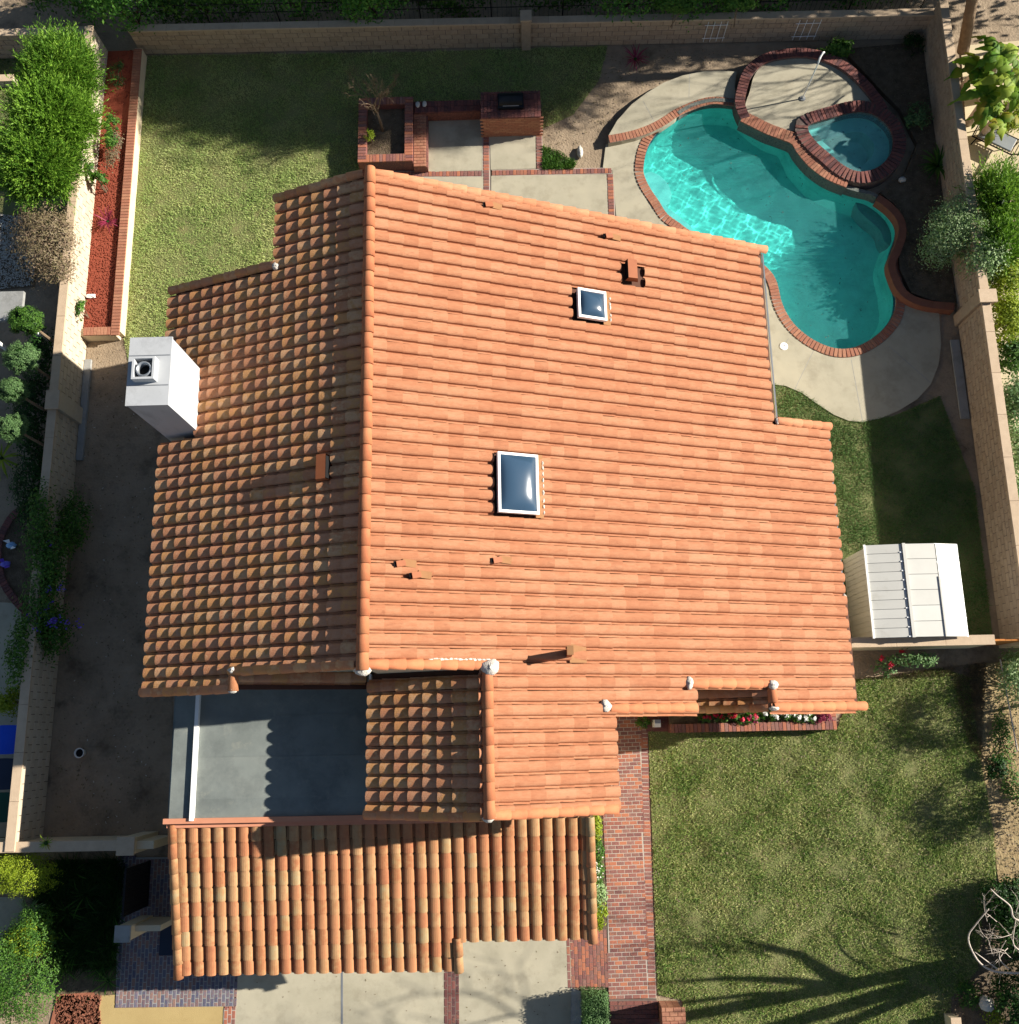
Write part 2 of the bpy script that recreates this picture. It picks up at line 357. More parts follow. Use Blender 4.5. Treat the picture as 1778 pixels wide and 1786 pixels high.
def brick_path(parent, P, d, z, mt, closed=False, name='brick', maxn=300, side=0.0, tilt=0.0):
    """bricks set radially along a line, long side across it (d[0] across, d[1] along)"""
    P = [Vector((p[0], p[1])) for p in P]; Q = resample(P, d[1]+.012, closed); n = len(Q); out = []
    for i in range(n if closed else n-1):
        a, b = Q[i], Q[(i+1) % n]; t = (b-a).normalized(); c = (a+b)/2+Vector((t.y, -t.x))*side
        out.append((c.x, c.y, z-d[2]/2+random.uniform(-.004, .004), math.atan2(-t.x, t.y)+random.uniform(-.02, .02)))
    put_bricks(parent, out, d, mt, maxn, name)

# foliage
def leafmesh(name, mt, parent, Pn, Nn, ln, wd, tone=None):
    n = len(Pn); Nn = Nn/np.maximum(1e-6, np.linalg.norm(Nn, axis=1))[:, None]
    r = rng.normal(size=(n, 3)); T = np.cross(Nn, r); T /= np.maximum(1e-6, np.linalg.norm(T, axis=1))[:, None]
    return leafdir(name, mt, parent, Pn, T, Nn, ln, wd, tone)
def leafdir(name, mt, parent, Pn, T, Nn, ln, wd, tone=None):
    n = len(Pn); B = np.cross(Nn, T); B /= np.maximum(1e-6, np.linalg.norm(B, axis=1))[:, None]
    ln = np.broadcast_to(ln, (n,))[:, None]/2; wd = np.broadcast_to(wd, (n,))[:, None]/2
    V = np.stack([Pn-T*ln, Pn+B*wd-T*ln*.1, Pn+T*ln, Pn-B*wd-T*ln*.1], 1).reshape(-1, 3)
    me = bpy.data.meshes.new(name); me.vertices.add(4*n); me.vertices.foreach_set('co', V.astype(np.float32).ravel())
    me.loops.add(4*n); me.loops.foreach_set('vertex_index', np.arange(4*n, dtype=np.int32))
    me.polygons.add(n); me.polygons.foreach_set('loop_start', np.arange(0, 4*n, 4, dtype=np.int32)); me.polygons.foreach_set('loop_total', np.full(n, 4, np.int32))
    a = me.attributes.new('tone', 'FLOAT', 'FACE'); a.data.foreach_set('value', (rng.random(n) if tone is None else tone).astype(np.float32))
    me.update(); me.validate(); return link(name, me, mt, parent)
def crown_pts(blobs, n, clumps=26, sig=.2, shell=.7):
    vol = np.array([b[3]*b[4]*b[5] for b in blobs])**(2/3); vol = vol/vol.sum(); Ps = []; Ns = []
    for b, f in zip(blobs, vol):
        k = max(8, int(n*f)); c = np.array(b[:3]); r = np.array(b[3:6])
        kc = max(5, int(clumps*f*len(blobs)))
        d = rng.normal(size=(kc, 3)); d /= np.linalg.norm(d, axis=1)[:, None]; d[:, 2] = np.where(d[:, 2] < -.4, -d[:, 2], d[:, 2])
        cc = d*(shell+(1.08-shell)*rng.random(kc))[:, None]
        i = rng.integers(0, kc, k); q = cc[i]+rng.normal(size=(k, 3))*sig
        Ps.append(c+q*r); Ns.append(q/r+rng.normal(size=(k, 3))*.55/np.mean(r)+np.array([0, 0, .35])/np.mean(r))
    return np.concatenate(Ps), np.concatenate(Ns)
def shrub(name, label, cat, loc, blobs, n, leaf, mt, group=None, clumps=26, sig=.2, stems=3, bark='bark', wd=.5, part='foliage'):
    t = thing(name, label, cat, loc, group); B = [(loc[0]+b[0], loc[1]+b[1], loc[2]+b[2], b[3], b[4], b[5]) for b in blobs]
    P, N = crown_pts(B, n, clumps, sig); P[:, 2] = np.maximum(P[:, 2], .02)
    leafmesh(part, M[mt], t, P, N, leaf*rng.uniform(.6, 1.3, len(P)), leaf*wd*rng.uniform(.7, 1.2, len(P)))
    mb = MB()
    for b in B:
        for s in range(stems):
            e = Vector((b[0]+random.uniform(-.5, .5)*b[3], b[1]+random.uniform(-.5, .5)*b[4], b[2]+random.uniform(-.1, .4)*b[5])); a = Vector((loc[0]+random.uniform(-.06, .06), loc[1]+random.uniform(-.06, .06), loc[2]))
            mid = a.lerp(e, .5)+Vector((random.uniform(-.1, .1), random.uniform(-.1, .1), .1)); r0 = .012+.02*b[5]
            mb.tube([a, mid, e], [r0, r0*.7, r0*.3], 5)
    mb.build('trunk' if cat == 'tree' else 'stem', M[bark], t); return t
def blades(name, P2, n, hgt, mt, parent=None, lean=.5, wid=.012, holes=(), z=.0):
    x = [p[0] for p in P2]; y = [p[1] for p in P2]
    X = rng.uniform(min(x), max(x), n*3); Y = rng.uniform(min(y), max(y), n*3); ok = inpoly(P2, X, Y)
    for h in holes: ok &= ~inpoly(h, X, Y)
    X, Y = X[ok][:n], Y[ok][:n]; n = len(X)
    h = hgt*rng.uniform(.5, 1.3, n)*(1+.55*np.sin(X*2.1+np.sin(Y*1.7)*1.5)*np.sin(Y*2.6+np.sin(X*1.3)*1.7)+.3*np.sin(X*7.3+2*np.sin(Y*3))*np.sin(Y*6.1)); a = rng.uniform(0, 2*math.pi, n); l = lean*rng.uniform(.2, 1.3, n)*h
    ax = rng.uniform(0, math.pi, n); wx = np.cos(ax)*wid/2; wy = np.sin(ax)*wid/2
    V = np.empty((n, 3, 3), np.float32); V[:, 0] = np.stack([X-wx, Y-wy, np.full(n, z)], 1); V[:, 1] = np.stack([X+wx, Y+wy, np.full(n, z)], 1); V[:, 2] = np.stack([X+l*np.cos(a), Y+l*np.sin(a), z+h], 1)
    me = bpy.data.meshes.new(name); me.vertices.add(3*n); me.vertices.foreach_set('co', V.ravel()); me.loops.add(3*n); me.loops.foreach_set('vertex_index', np.arange(3*n, dtype=np.int32))
    me.polygons.add(n); me.polygons.foreach_set('loop_start', np.arange(0, 3*n, 3, dtype=np.int32)); me.polygons.foreach_set('loop_total', np.full(n, 3, np.int32))
    at_ = me.attributes.new('tone', 'FLOAT', 'FACE'); at_.data.foreach_set('value', rng.random(n).astype(np.float32)); me.update(); me.validate()
    o = link(name, me, mt, parent); o['kind'] = 'stuff'; return o
def fronds(name, label, cat, loc, n, length, wd, mt, up=.8, group=None, segs=4, droop=.6):
    """strap-leaved plant: arching blades from a centre"""
    t = thing(name, label, cat, loc, group); mb = MB()
    for i in range(n):
        a = 2*math.pi*i/n+random.uniform(-.3, .3); L = length*random.uniform(.6, 1.1); u = up*random.uniform(.5, 1.2); vs = []; fs = []
        for s in range(segs+1):
            q = s/segs; h = L*q*math.cos(u*0+.2)*.8; z = L*(u*q-droop*q*q); ww = wd*(1-q)**.6*(.4+q if q < .6 else 1)/2+.002
            x, y = loc[0]+h*math.cos(a), loc[1]+h*math.sin(a)
            vs += [(x-ww*math.sin(a), y+ww*math.cos(a), loc[2]+max(.03, z)), (x+ww*math.sin(a), y-ww*math.cos(a), loc[2]+max(.03, z))]
            if s: fs.append((2*s-2, 2*s-1, 2*s+1, 2*s))
        mb.add(vs, fs)
    mb.build('foliage', M[mt], t); MB().blob((loc[0], loc[1], loc[2]+.04), (.06, .06, .06)).build('stem', M['lf_dark'], t); return t
def branch(mb, p, d, L, r, depth, spread=.6, up=.15, n=3, minr=.004):
    pts = [p]; q = Vector(p); dd = Vector(d).normalized(); st = 3
    for i in range(st):
        dd = (dd+Vector((random.uniform(-1, 1), random.uniform(-1, 1), random.uniform(-.6, 1)))*.16+Vector((0, 0, up*.3))).normalized(); q = q+dd*L/st; pts.append(q.copy())
    mb.tube(pts, [r, r*.85, r*.72, r*.6], 6 if r > .02 else 4)
    if depth <= 0: return
    for k in range(n):
        ax = dd.orthogonal(); ax.rotate(Matrix.Rotation(random.uniform(0, 6.28), 3, dd)); nd = (dd+ax*spread*random.uniform(.6, 1.3)).normalized()
        branch(mb, pts[-1] if k < 2 else pts[2], nd, L*random.uniform(.6, .85), max(minr, r*.58), depth-1, spread, up, n, minr)

# ================================================================== GROUND, POOL, PAVING
def arc(P, a, b, via):
    n = len(P); ia, ib, iv = [min(range(n), key=lambda i: (P[i]-Vector(q)).length) for q in (a, b, via)]
    fw = [(ia+k) % n for k in range((ib-ia) % n+1)]
    return [P[i] for i in (fw if iv in fw else [(ia-k) % n for k in range((ia-ib) % n+1)])]
POOL_PX = [(1121.5,296),(1127.8,263),(1143,238),(1163,220),(1186,202.5),(1208.8,191),(1236.6,184.5),(1264.5,184.8),(1287,188.6),(1305,198.7),(1330,218),(1352,231),(1371,237),(1383,253),(1391,273),(1409,295),(1434,316),(1459.6,330),(1490,340),(1515,346),(1537,360),(1553,377),(1562,395),(1563,410),(1557,428),(1549.5,450),(1551,470),(1557,500),(1560.3,526),(1557,549),(1545.7,569),(1525.4,589),(1502.6,603),(1480,610.7),(1454.5,610.7),(1429,602),(1406.5,589),(1386,571.5),(1371,551),(1361,528.5),(1356,505.7),(1350,488),(1336,470),(1300,443),(1260,425),(1206,407.5),(1183.5,392),(1163,377),(1148,354),(1132.9,331.6),(1124,313)]
POOL = resample(smooth(poly(POOL_PX, -.1), 4), .14, True)[::-1]
SPA_PX = [(1408,223),(1428,215),(1449.5,209),(1480,200.5),(1500,198.7),(1520,202.5),(1538,214),(1551,230),(1556,248),(1553,268),(1543,283.5),(1528,296),(1505,303),(1485,300),(1464.7,288.5),(1447,273),(1429,258),(1413,240)]
SPA = resample(smooth(poly(SPA_PX, .3), 4), .12, True)[::-1]
big = [(-400, -400), (400, -400), (400, 400), (-400, 400)]
gr = MB().prism(big, -.03, -.03, [POOL, SPA]).build('ground', M['dirt']); gr['kind'] = 'structure'

# lawns: soil sheet + blades
LAWN_N = poly([(243,97),(628,92),(800,88),(1060,80),(1045,140),(1000,200),(945,225),(945,175),(840,175),(640,180),(628,300),(660,360),(660,640),(225,640),(216,590)])
LAWN_S = poly([(1131,1262),(1150,1250),(1462,1270),(1488,1185),(1560,1180),(1640,1165),(1690,1180),(1712,1330),(1735,1460),(1738,1530),(1712,1600),(1708,1690),(1660,1740),(1650,1900),(1195,1900),(1190,1745),(1148,1735)])
LAWN_E = poly([(1330,690),(1350,668),(1399,684),(1454,722),(1502,735),(1560,725),(1640,690),(1700,850),(1732,1112),(1440,1112),(1420,800)])
sheet('back_lawn', LAWN_N, -.012, M['lawn']); sheet('front_lawn', LAWN_S, -.012, M['lawn']); sheet('side_lawn', LAWN_E, -.012, M['lawn'])
L1 = [p for p in LAWN_N]
tag(blades('lawn_grass', L1, 170000, .045, M['grass'], lean=1.3, wid=.02), 'sunlit short green grass with dry patches on the back lawn behind the house', 'grass')
tag(blades('lawn_grass', LAWN_S, 190000, .045, M['grass_s'], lean=1.3, wid=.02), 'mottled green and straw grass of the front lawn right of the brick walkway', 'grass')
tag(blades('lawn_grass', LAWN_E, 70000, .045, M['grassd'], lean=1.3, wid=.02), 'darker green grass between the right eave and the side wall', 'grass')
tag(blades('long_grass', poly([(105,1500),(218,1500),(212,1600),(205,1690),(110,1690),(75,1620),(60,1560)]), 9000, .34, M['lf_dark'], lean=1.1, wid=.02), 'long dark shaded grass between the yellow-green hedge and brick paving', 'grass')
tag(blades('weeds', poly([(946,255),(975,262),(1005,285),(1000,296),(946,296)]), 2600, .1, M['lf_mid'], lean=.9, wid=.03), 'low green weeds beside the patio at the right edge of its brick strip', 'weeds')
tag(blades('dry_grass', poly([(1490,1185),(1640,1165),(1720,1155),(1712,1330),(1690,1300),(1660,1180)]), 14000, .07, M['lf_grey'], wid=.015), 'dry brown grass at the far edge of the front lawn', 'grass')

sheet('corner_bed', poly([(1745,1555),(1900,1555),(1900,1900),(1640,1900),(1655,1745),(1706,1692),(1712,1610)]), -.010, M['soil'])  # darker soil sheet carries the shade of this corner in its colour
sheet('dirt_strip', poly([(1690,1160),(1790,1150),(1900,1300),(1900,1560),(1745,1560),(1730,1440),(1712,1330)]), -.008, M['dirty'])
sheet('side_yard', poly([(152,592),(300,600),(300,1475),(70,1475)]), -.020, M['dirt'])
sheet('shaded_bed', poly([(60,1500),(220,1498),(214,1600),(204,1735),(100,1735),(70,1640)]), -.004, M['soil'])
sheet('mulch_bed', poly([(100,1735),(165,1730),(172,1770),(185,1900),(60,1900)]), .0, M['mulchb'])
sheet('gravel_patch', poly([(962,1745),(990,1720),(1016,1730),(1014,1900),(950,1900)]), .0, M['stone'])
mb = MB()
for i in range(900):
    p = at(random.uniform(100,176), random.uniform(1736,1800)); mb.box((p.x, p.y, .012), (random.uniform(.04,.1), random.uniform(.015,.04), .02), random.uniform(0, 3.1))
tag(mb.build('bark_chips', M['mulchb']), 'loose reddish-brown bark chips beside the big green shrub', 'mulch', kind='stuff')

# driveway, paths
drive = sheet('driveway', poly([(412,1640),(1000,1600),(992,1900),(405,1900)]), .012, M['conc'], th=.05)
mb = MB()
for a, b in (((597,1640),(597,1900)),):
    p, q = at(*a), at(*b); mb.box(((p.x+q.x)/2, (p.y+q.y)/2, .0145), (.05, (p-q).length, .003), math.atan2(q.y-p.y, q.x-p.x)+math.pi/2)
mb.build('expansion_joint', M['silver'], drive)
P = poly([(777,1660),(801,1660),(800,1900),(777,1900)])
s_ = sheet('brick_strip', P, .017, M['jointd'], th=.03); lay_bricks(s_, P, R(90), (.19,.085,.03), .022, M['brick_d'], maxn=60, gap=.016)
tan = sheet('tan_pad', poly([(165,1738),(200,1735),(200,1758),(390,1755),(388,1900),(160,1900)]), .0, M['conc_y'], th=.02)
P = poly([(205,1495),(300,1495),(300,1600),(420,1600),(412,1755),(203,1757)])
pv = sheet('brick_paving', P, .012, M['concd'], th=.03); lay_bricks(pv, P, R(90), (.19,.085,.035), .017, M['brick_b'], maxn=300, gap=.016)
P = poly([(391,1758),(412,1758),(406,1900),(386,1900)]); s_ = sheet('brick_strip', P, .014, M['joint'], th=.03); lay_bricks(s_, P, R(90), (.19,.085,.035), .019, M['brick'], maxn=60, gap=.018)
P = poly([(1066,1225),(1129,1225),(1132,1400),(1138,1560),(1145,1741),(1062,1741),(1060,1600),(1053,1420),(1066,1410)])
wk = sheet('brick_walkway', P, .014, M['joint'], th=.04)
edge = resample([at(1123,1228).xy, at(1127,1400).xy, at(1132,1560).xy, at(1138,1741).xy], .5)
WI = poly([(1066,1225),(1118,1225),(1121,1400),(1126,1560),(1133,1741),(1062,1741),(1060,1600),(1053,1420),(1066,1410)])
lay_bricks(wk, WI, R(1.0), (.194,.090,.04), .019, M['brick'], maxn=300, gap=.013)
brick_path(wk, edge, (.19,.088,.04), .019, M['brick'], name='edge_brick', side=0)
P = poly([(990,1622),(1058,1620),(1061,1722),(992,1722)])
wk2 = sheet('brick_landing', P, .010, M['jointd'], th=.04); lay_bricks(wk2, P, R(90), (.192,.088,.04), .016, M['brick'], maxn=200)
P = poly([(1062,1742),(1145,1742),(1148,1900),(1062,1900)])
wk3 = sheet('brick_step', P, .06, M['jointd'], th=.09); lay_bricks(wk3, P, R(0), (.2,.095,.04), .078, M['brick_d'], maxn=120)  # dark brick and mortar stand for the brick pillar's shadow here

# back patio
PAT = []
def slab(pts, z=.03, mt='conc'):
    o = sheet('patio_slab', poly(pts, z), z, M[mt], th=.06); return o
slab([(747,207),(841,207),(841,297),(747,300)]); slab([(855,225),(934,225),(935,294),(856,296)])
slab([(640,310),(843,308),(843,420),(640,420)]); slab([(857,307),(1058,304),(1062,420),(857,420)])
for pts, ang in ((([(841,200),(855,200),(856,420),(842,420)]), 90), (([(630,298),(840,297),(840,308),(630,310)]), 0), (([(858,296),(1066,292),(1068,303),(858,307)]), 0), (([(934,222),(946,222),(947,294),(936,294)]), 90), (([(1058,304),(1071,303),(1075,420),(1062,420)]), 90)):
    P = poly(pts, .03); q = sheet('brick_strip', P, .018, M['joint'], th=.04); brick_path(q, [(P[0]+P[3])/2, (P[1]+P[2])/2] if ang == 0 else [(P[0]+P[1])/2, (P[2]+P[3])/2], (.18,.10,.04), .032, M['brick'], maxn=150)
# pool deck, lower level
coping_out = offset(POOL, .27)
low = poly([(1057,252),(1052,292),(1068,297),(1076,385),(1120,430)], .02)+arc(offset(POOL, .28), poly([(1206,425)])[0], poly([(1140,232)])[0], poly([(1108,290)])[0])
d1 = sheet('pool_deck', low, .02, M['conc'], th=.06)
south = poly([(1322,640),(1338,672),(1347,670),(1371,673),(1399,685),(1424,703),(1454.5,723),(1480,733.5),(1505,736),(1535.5,729.7),(1568,716),(1601,695.5),(1624,670),(1637,637),(1642,602),(1638,543.6),(1629,538),(1583,522)], .02)
d2 = sheet('pool_deck', south+arc(offset(POOL, .28), poly([(1581,522)])[0], poly([(1318,480)])[0], poly([(1480,625)])[0])[0:], .02, M['conc'], th=.06)
mb = MB()
for a, b in (((1419,612),(1386,680)),((1485,627),(1505,736)),((1551,604),(1623,667)),((1376,590),(1369,600))):
    p, q = at(*a, .02), at(*b, .02); mb.box(((p.x+q.x)/2, (p.y+q.y)/2, .0205), ((p-q).length, .014, .002), math.atan2(q.y-p.y, q.x-p.x))
mb.build('control_joint', M['concd'], d2)
up = poly([(1062,236),(1077,210),(1102,182),(1128,162),(1158,144),(1191,131.6),(1229,124),(1259,123),(1285,125),(1282,150),(1286,190)], .2)
north_top = [Vector(p) for p in poly([(1062,250),(1085,246),(1110,240),(1135,231),(1158,219),(1178,205)], .2)]
d3 = sheet('pool_deck', up+arc(POOL, at(1300,197,-.1).xy, at(1190,203,-.1).xy, at(1240,185,-.1).xy)+north_top[::-1], .2, M['conc'], th=.3)
mb = MB()
for a, b in (((1122,176),(1141,211)),((1203,129),(1202,170))):
    p, q = at(*a, .2), at(*b, .2); mb.box(((p.x+q.x)/2, (p.y+q.y)/2, .2005), ((p-q).length, .014, .002), math.atan2(q.y-p.y, q.x-p.x))
mb.build('control_joint', M['concd'], d3)
strip = smooth(poly([(1062,243),(1085,239),(1110,233),(1135,224),(1158,212),(1178,198.5),(1200,188),(1225,179),(1250,175.5),(1290,181)], .2), 5, False)
s_ = MB(); 
for i in range(len(strip)-1):
    a, b = strip[i], strip[i+1]; t = (b-a).normalized(); nn = Vector((-t.y, t.x))*.14
    s_.add([(a.x-nn.x, a.y-nn.y, .206), (b.x-nn.x, b.y-nn.y, .206), (b.x+nn.x, b.y+nn.y, .206), (a.x+nn.x, a.y+nn.y, .206)], [(0, 1, 2, 3)])
st_ = s_.build('brick_edging', M['joint']); st_['kind'] = 'structure'
brick_path(st_, strip, (.27,.098,.04), .225, M['brick_o'])

# --- the pool
pool = thing('swimming_pool', 'free-form swimming pool with teal water and brick coping behind the house', 'swimming pool', (at(1340,380).x, at(1340,380).y, 0))
mb = MB(); n = len(POOL)
def depth(p): return -1.15-.35*max(0, min(1, (p.x-5)/3))
vs = [(p.x, p.y, .0) for p in POOL]+[(p.x, p.y, -.95) for p in offset(POOL, -.02)]; ins = offset(POOL, -.12); vs += [(p.x, p.y, depth(p)) for p in ins]
mb.add(vs, [(i+n*k, i+n*(k+1), (i+1) % n+n*(k+1), (i+1) % n+n*k) for k in (0, 1) for i in range(n)])
mb.prism(ins, -1.5, -1.5)
k0 = len(mb.v)
mb.v = [(x, y, depth(Vector((x, y, 0))) if abs(z+1.5) < 1e-6 else z) for x, y, z in mb.v]
mb.build('basin', M['plaster'], pool).cycles.is_caustics_receiver = True
wt = water_sheet('pool_water', POOL, -.1, M['water'])
low_arc = arc(POOL, at(1150,232,-.1).xy, at(1523,349,-.1).xy, at(1454,611,-.1).xy)
b = MB(); o1 = offset(low_arc, 0, False); o2 = offset(low_arc, .27 if (area(POOL) > 0) else .27, False)
cen = at(1340,400).xy
sgn = 1 if (offset(low_arc, .27, False)[20]-cen).length > (low_arc[20]-cen).length else -1
def ribbon(P, d0, d1, z0, z1, closed=False, mbx=None):
    mbx = mbx or MB(); A = offset(P, d0, closed); B = offset(P, d1, closed); n = len(P)
    for i in range(n if closed else n-1):
        j = (i+1) % n
        mbx.add([(A[i].x, A[i].y, z1), (A[j].x, A[j].y, z1), (B[j].x, B[j].y, z1), (B[i].x, B[i].y, z1)], [(0, 1, 2, 3)])
        for Q in (A, B): mbx.add([(Q[i].x, Q[i].y, z0), (Q[j].x, Q[j].y, z0), (Q[j].x, Q[j].y, z1), (Q[i].x, Q[i].y, z1)], [(0, 1, 2, 3)])
    return mbx
ribbon(low_arc, -.0*sgn, .27*sgn, -.03, .024).build('coping_bed', M['joint'], pool)
brick_path(pool, low_arc, (.275,.1,.05), .045, M['brick_o'], name='coping_brick', side=.135*sgn, maxn=300)
tl = ribbon(POOL, -.012, .0, -.22, -.02, True).build('waterline_tile', M['trim'], pool)
# raised stone face on the north side
na = arc(POOL, at(1180,206,-.1).xy, at(1525,350,-.1).xy, at(1330,218,-.1).xy)
ribbon(na, -.02*sgn, .1*sgn, -.1, .24).build('stone_face', M['stonev'], pool)
mb = MB(); cs = at(1122,340,-.3)
stp = [Vector(p) for p in poly([(1122,304),(1135,300),(1150,306),(1165,320),(1172,340),(1168,356),(1150,362),(1135,345),(1124,322)], -.25)]
mb.prism(stp, -1.2, -.28); mb.prism(smooth(poly([(1150,352),(1166,365),(1190,384),(1208,402),(1190,408),(1160,392)], -.25), 3), -1.2, -.22)
mb.build('entry_step', M['white'], pool).cycles.is_caustics_receiver = True
MB().prism(smooth(poly([(1492,350),(1520,356),(1545,372),(1560,398),(1560,415),(1553,432),(1540,425),(1532,405),(1510,385),(1494,368)], -.6), 3), -1.5, -.62).build('bench', M['concd'], pool).cycles.is_caustics_receiver = True
# spa + pad
spa = thing('spa', 'round raised spa with dark brick rim beside the swimming pool', 'spa', (at(1485,250).x, at(1485,250).y, 0))
mb = MB(); n = len(SPA); ins = offset(SPA, -.45)
rings = [(SPA, .4), (SPA, -.12), (ins, -.12), (offset(ins, -.08), -.75)]
for k in range(3):
    A, za = rings[k]; B, zb = rings[k+1]
    for i in range(n):
        j = (i+1) % n; mb.add([(A[i].x, A[i].y, za), (A[j].x, A[j].y, za), (B[j].x, B[j].y, zb), (B[i].x, B[i].y, zb)], [(0, 3, 2, 1)])
mb.prism(offset(ins, -.08), -.75, -.75); mb.build('basin', M['plaster'], spa).cycles.is_caustics_receiver = True
water_sheet('spa_water', SPA, .3, M['spaw'], .05, .5)
ribbon(SPA, .0, .4, -.02, .40, True).build('rim', M['jointd'], spa)
brick_path(spa, SPA, (.40,.1,.05), .43, M['brick_d'], True, 'rim_brick', side=.2)
padP = smooth(poly([(1303,215),(1300,185),(1308,160),(1318,128),(1345,106),(1400,99),(1440,109),(1475,130),(1500,152),(1522,182),(1500,185),(1470,190),(1440,200),(1410,216),(1385,228),(1350,222)], .3), 4)
pad = sheet('spa_pad', padP, .3, M['conc'], th=.33)
ringl = smooth(poly([(1300,205),(1291,180),(1296,150),(1308,122),(1340,99),(1400,91),(1446,101),(1482,121),(1508,145),(1530,172),(1540,190)], .4), 5, False)
rg = ribbon(ringl, -.16, .16, .0, .385).build('brick_rim', M['jointd'], pad)
brick_path(rg, ringl, (.32,.1,.05), .41, M['brick_d'])
ln2 = smooth(poly([(1296,203),(1318,214),(1340,225),(1362,233),(1388,244),(1400,262),(1420,285),(1448,305),(1480,318)], .36), 5, False)
rg2 = ribbon(ln2, -.2, .2, -.1, .345).build('brick_rim', M['stonev'], pad); brick_path(rg2, ln2, (.40,.1,.05), .375, M['brick_o'])
# curved retaining edge of the right-hand bed
ce = smooth(poly([(1532,345),(1555,362),(1572,385),(1574,410),(1566,435),(1556,460),(1562,485),(1572,505),(1590,520),(1620,530),(1665,535)], .3), 5, False)
cw = ribbon(ce, -.12, .12, -.02, .3).build('curved_bed_wall', mat('brown_render', ['7a4c3a', '8a5844'], ns=4, bump=.3)); tag(cw, 'low brown curved wall holding the planting bed right of the pool', 'low wall')
bed = poly([(1570,470),(1568,440),(1580,412),(1580,385),(1560,355),(1535,335),(1580,300),(1600,250),(1570,190),(1540,160),(1470,85),(1615,72),(1640,300),(1668,532),(1622,522),(1590,510)], .15)
sheet('planting_bed', bed, .14, M['soil'], th=.2)

# ================================================================== THE HOUSE
RX, RZ, S = -3.47, 7.2, 5/12
def ze(x): return RZ-S*(x-RX)
def zw(x): return RZ-S*(RX-x)
house = thing('house', 'large house with orange clay tile roof filling the middle of the lot', 'house', (0, 3, 0))
EP = [(RX,12.88),(6.72,12.88),(6.70,7.9),(8.18,7.9),(8.24,3.2),(8.36,3.2),(8.36,.42),(5.92,.42),(5.92,.98),(3.80,.98),(3.80,.42),(1.78,.42),(1.78,-1.76),(-.93,-1.76),(-.93,1.38),(RX,1.38)]
WP = [(RX,12.88),(RX,1.4),(-6.53,1.4),(-6.53,1.02),(-8.80,1.02),(-8.80,3.5),(-8.75,3.5),(-8.75,7.0),(-7.84,7.0),(-7.84,8.75),(-8.75,8.75),(-8.75,11.1),(-5.83,11.1),(-5.83,12.88)]
zx2 = ze(-.93); SWP = [(-.93,-1.76),(-.93,1.36),(-3.60,1.36),(-3.60,-1.76)]
zx3 = ze(5.92); MWP = [(5.92,.42),(5.92,.98),(3.82,.98),(3.82,.42)]
zx4 = zw(-6.53); XEP = [(-6.53,1.02),(-6.53,1.40),(-3.78,1.40),(-3.78,1.02)]
GY0, GZ0, GS = -1.97, 3.62, 1/3.5
def zg(y): return GZ0+GS*(y-GY0)
GP = [(-8.58,GY0),(1.37,GY0),(1.37,-4.80),(-1.84,-4.80),(-1.84,-5.48),(-8.58,-5.48)]
FZ = 3.75
def deckmesh(P, zf, name, th=.12, mt='deck', off=-.045):
    mb = MB().prism(P, 0, 1, bottom=True); nv = len(mb.v)//2
    mb.v = [(x, y, zf(x, y)+off-(0 if z > .5 else th)) for x, y, z in mb.v]
    return mb.build(name, M[mt], house)
east = deckmesh(EP, lambda x, y: ze(x), 'main_roof'); west = deckmesh(WP, lambda x, y: zw(x), 'main_roof')

gab = deckmesh(SWP, lambda x, y: zx2-S*(-.93-x), 'gable_roof'); mini = deckmesh(MWP, lambda x, y: zx3-S*(5.92-x), 'porch_roof')
xe = deckmesh(XEP, lambda x, y: zx4-S*(x+6.53), 'pent_roof'); gar = deckmesh(GP, lambda x, y: zg(y), 'garage_roof')
# walls (stucco) under the eaves
def wall_ring(P, zf, name, z0=0.0, mt='stucco'):
    mb = MB(); n = len(P)
    for i in range(n):
        a, b = P[i], P[(i+1) % n]
        mb.add([(a[0], a[1], z0), (b[0], b[1], z0), (b[0], b[1], zf(*b)), (a[0], a[1], zf(*a))], [(0, 1, 2, 3)])
    return mb.build(name, M[mt], house)
roofz = lambda x, y: (ze(x) if x > RX else zw(x))-.19
mw = wall_ring([(RX,12.5),(-5.4,12.5),(-5.4,10.7),(-8.3,10.7),(-8.3,1.5),(RX,1.5),(-.8,1.5),(-.8,-1.4),(1.5,-1.4),(1.5,.75),(3.7,.75),(3.7,1.2),(6.0,1.2),(6.0,.75),(7.9,.75),(7.9,7.5),(6.3,7.5),(6.3,12.5)], roofz, 'wall')
wall_ring([(-.93,1.37),(-3.4,1.37),(-3.4,-1.5),(-.93,-1.5)], lambda x, y: zx2-S*(-.93-x)-.18, 'wall', 3.0)
wall_ring([(RX,1.36),(-.93,1.36),(-.94,1.35),(RX,1.35)], lambda x, y: ze(x)-.1, 'wall', 4.5)
wall_ring([(-8.3,-2.02),(1.1,-2.02),(1.1,-4.5),(-1.9,-4.5),(-1.9,-5.1),(-8.3,-5.1)], lambda x, y: zg(y)-.19, 'wall')
wall_ring([(-8.4,1.45),(-8.4,-2.0),(-3.5,-2.0),(-3.5,1.45)], lambda x, y: FZ-.06, 'wall')
mb = MB()
for x0 in (-7.9, -4.9): mb.box((x0+1.35, -5.12, 1.05), (2.6, .06, 2.1))
gd = mb.build('garage_door', M['white'], house)
for z in (.5, 1.0, 1.5): pass
fd = MB().box((2.4, 1.17, 1.05), (.95, .06, 2.1)).build('front_door', M['vent'], house)
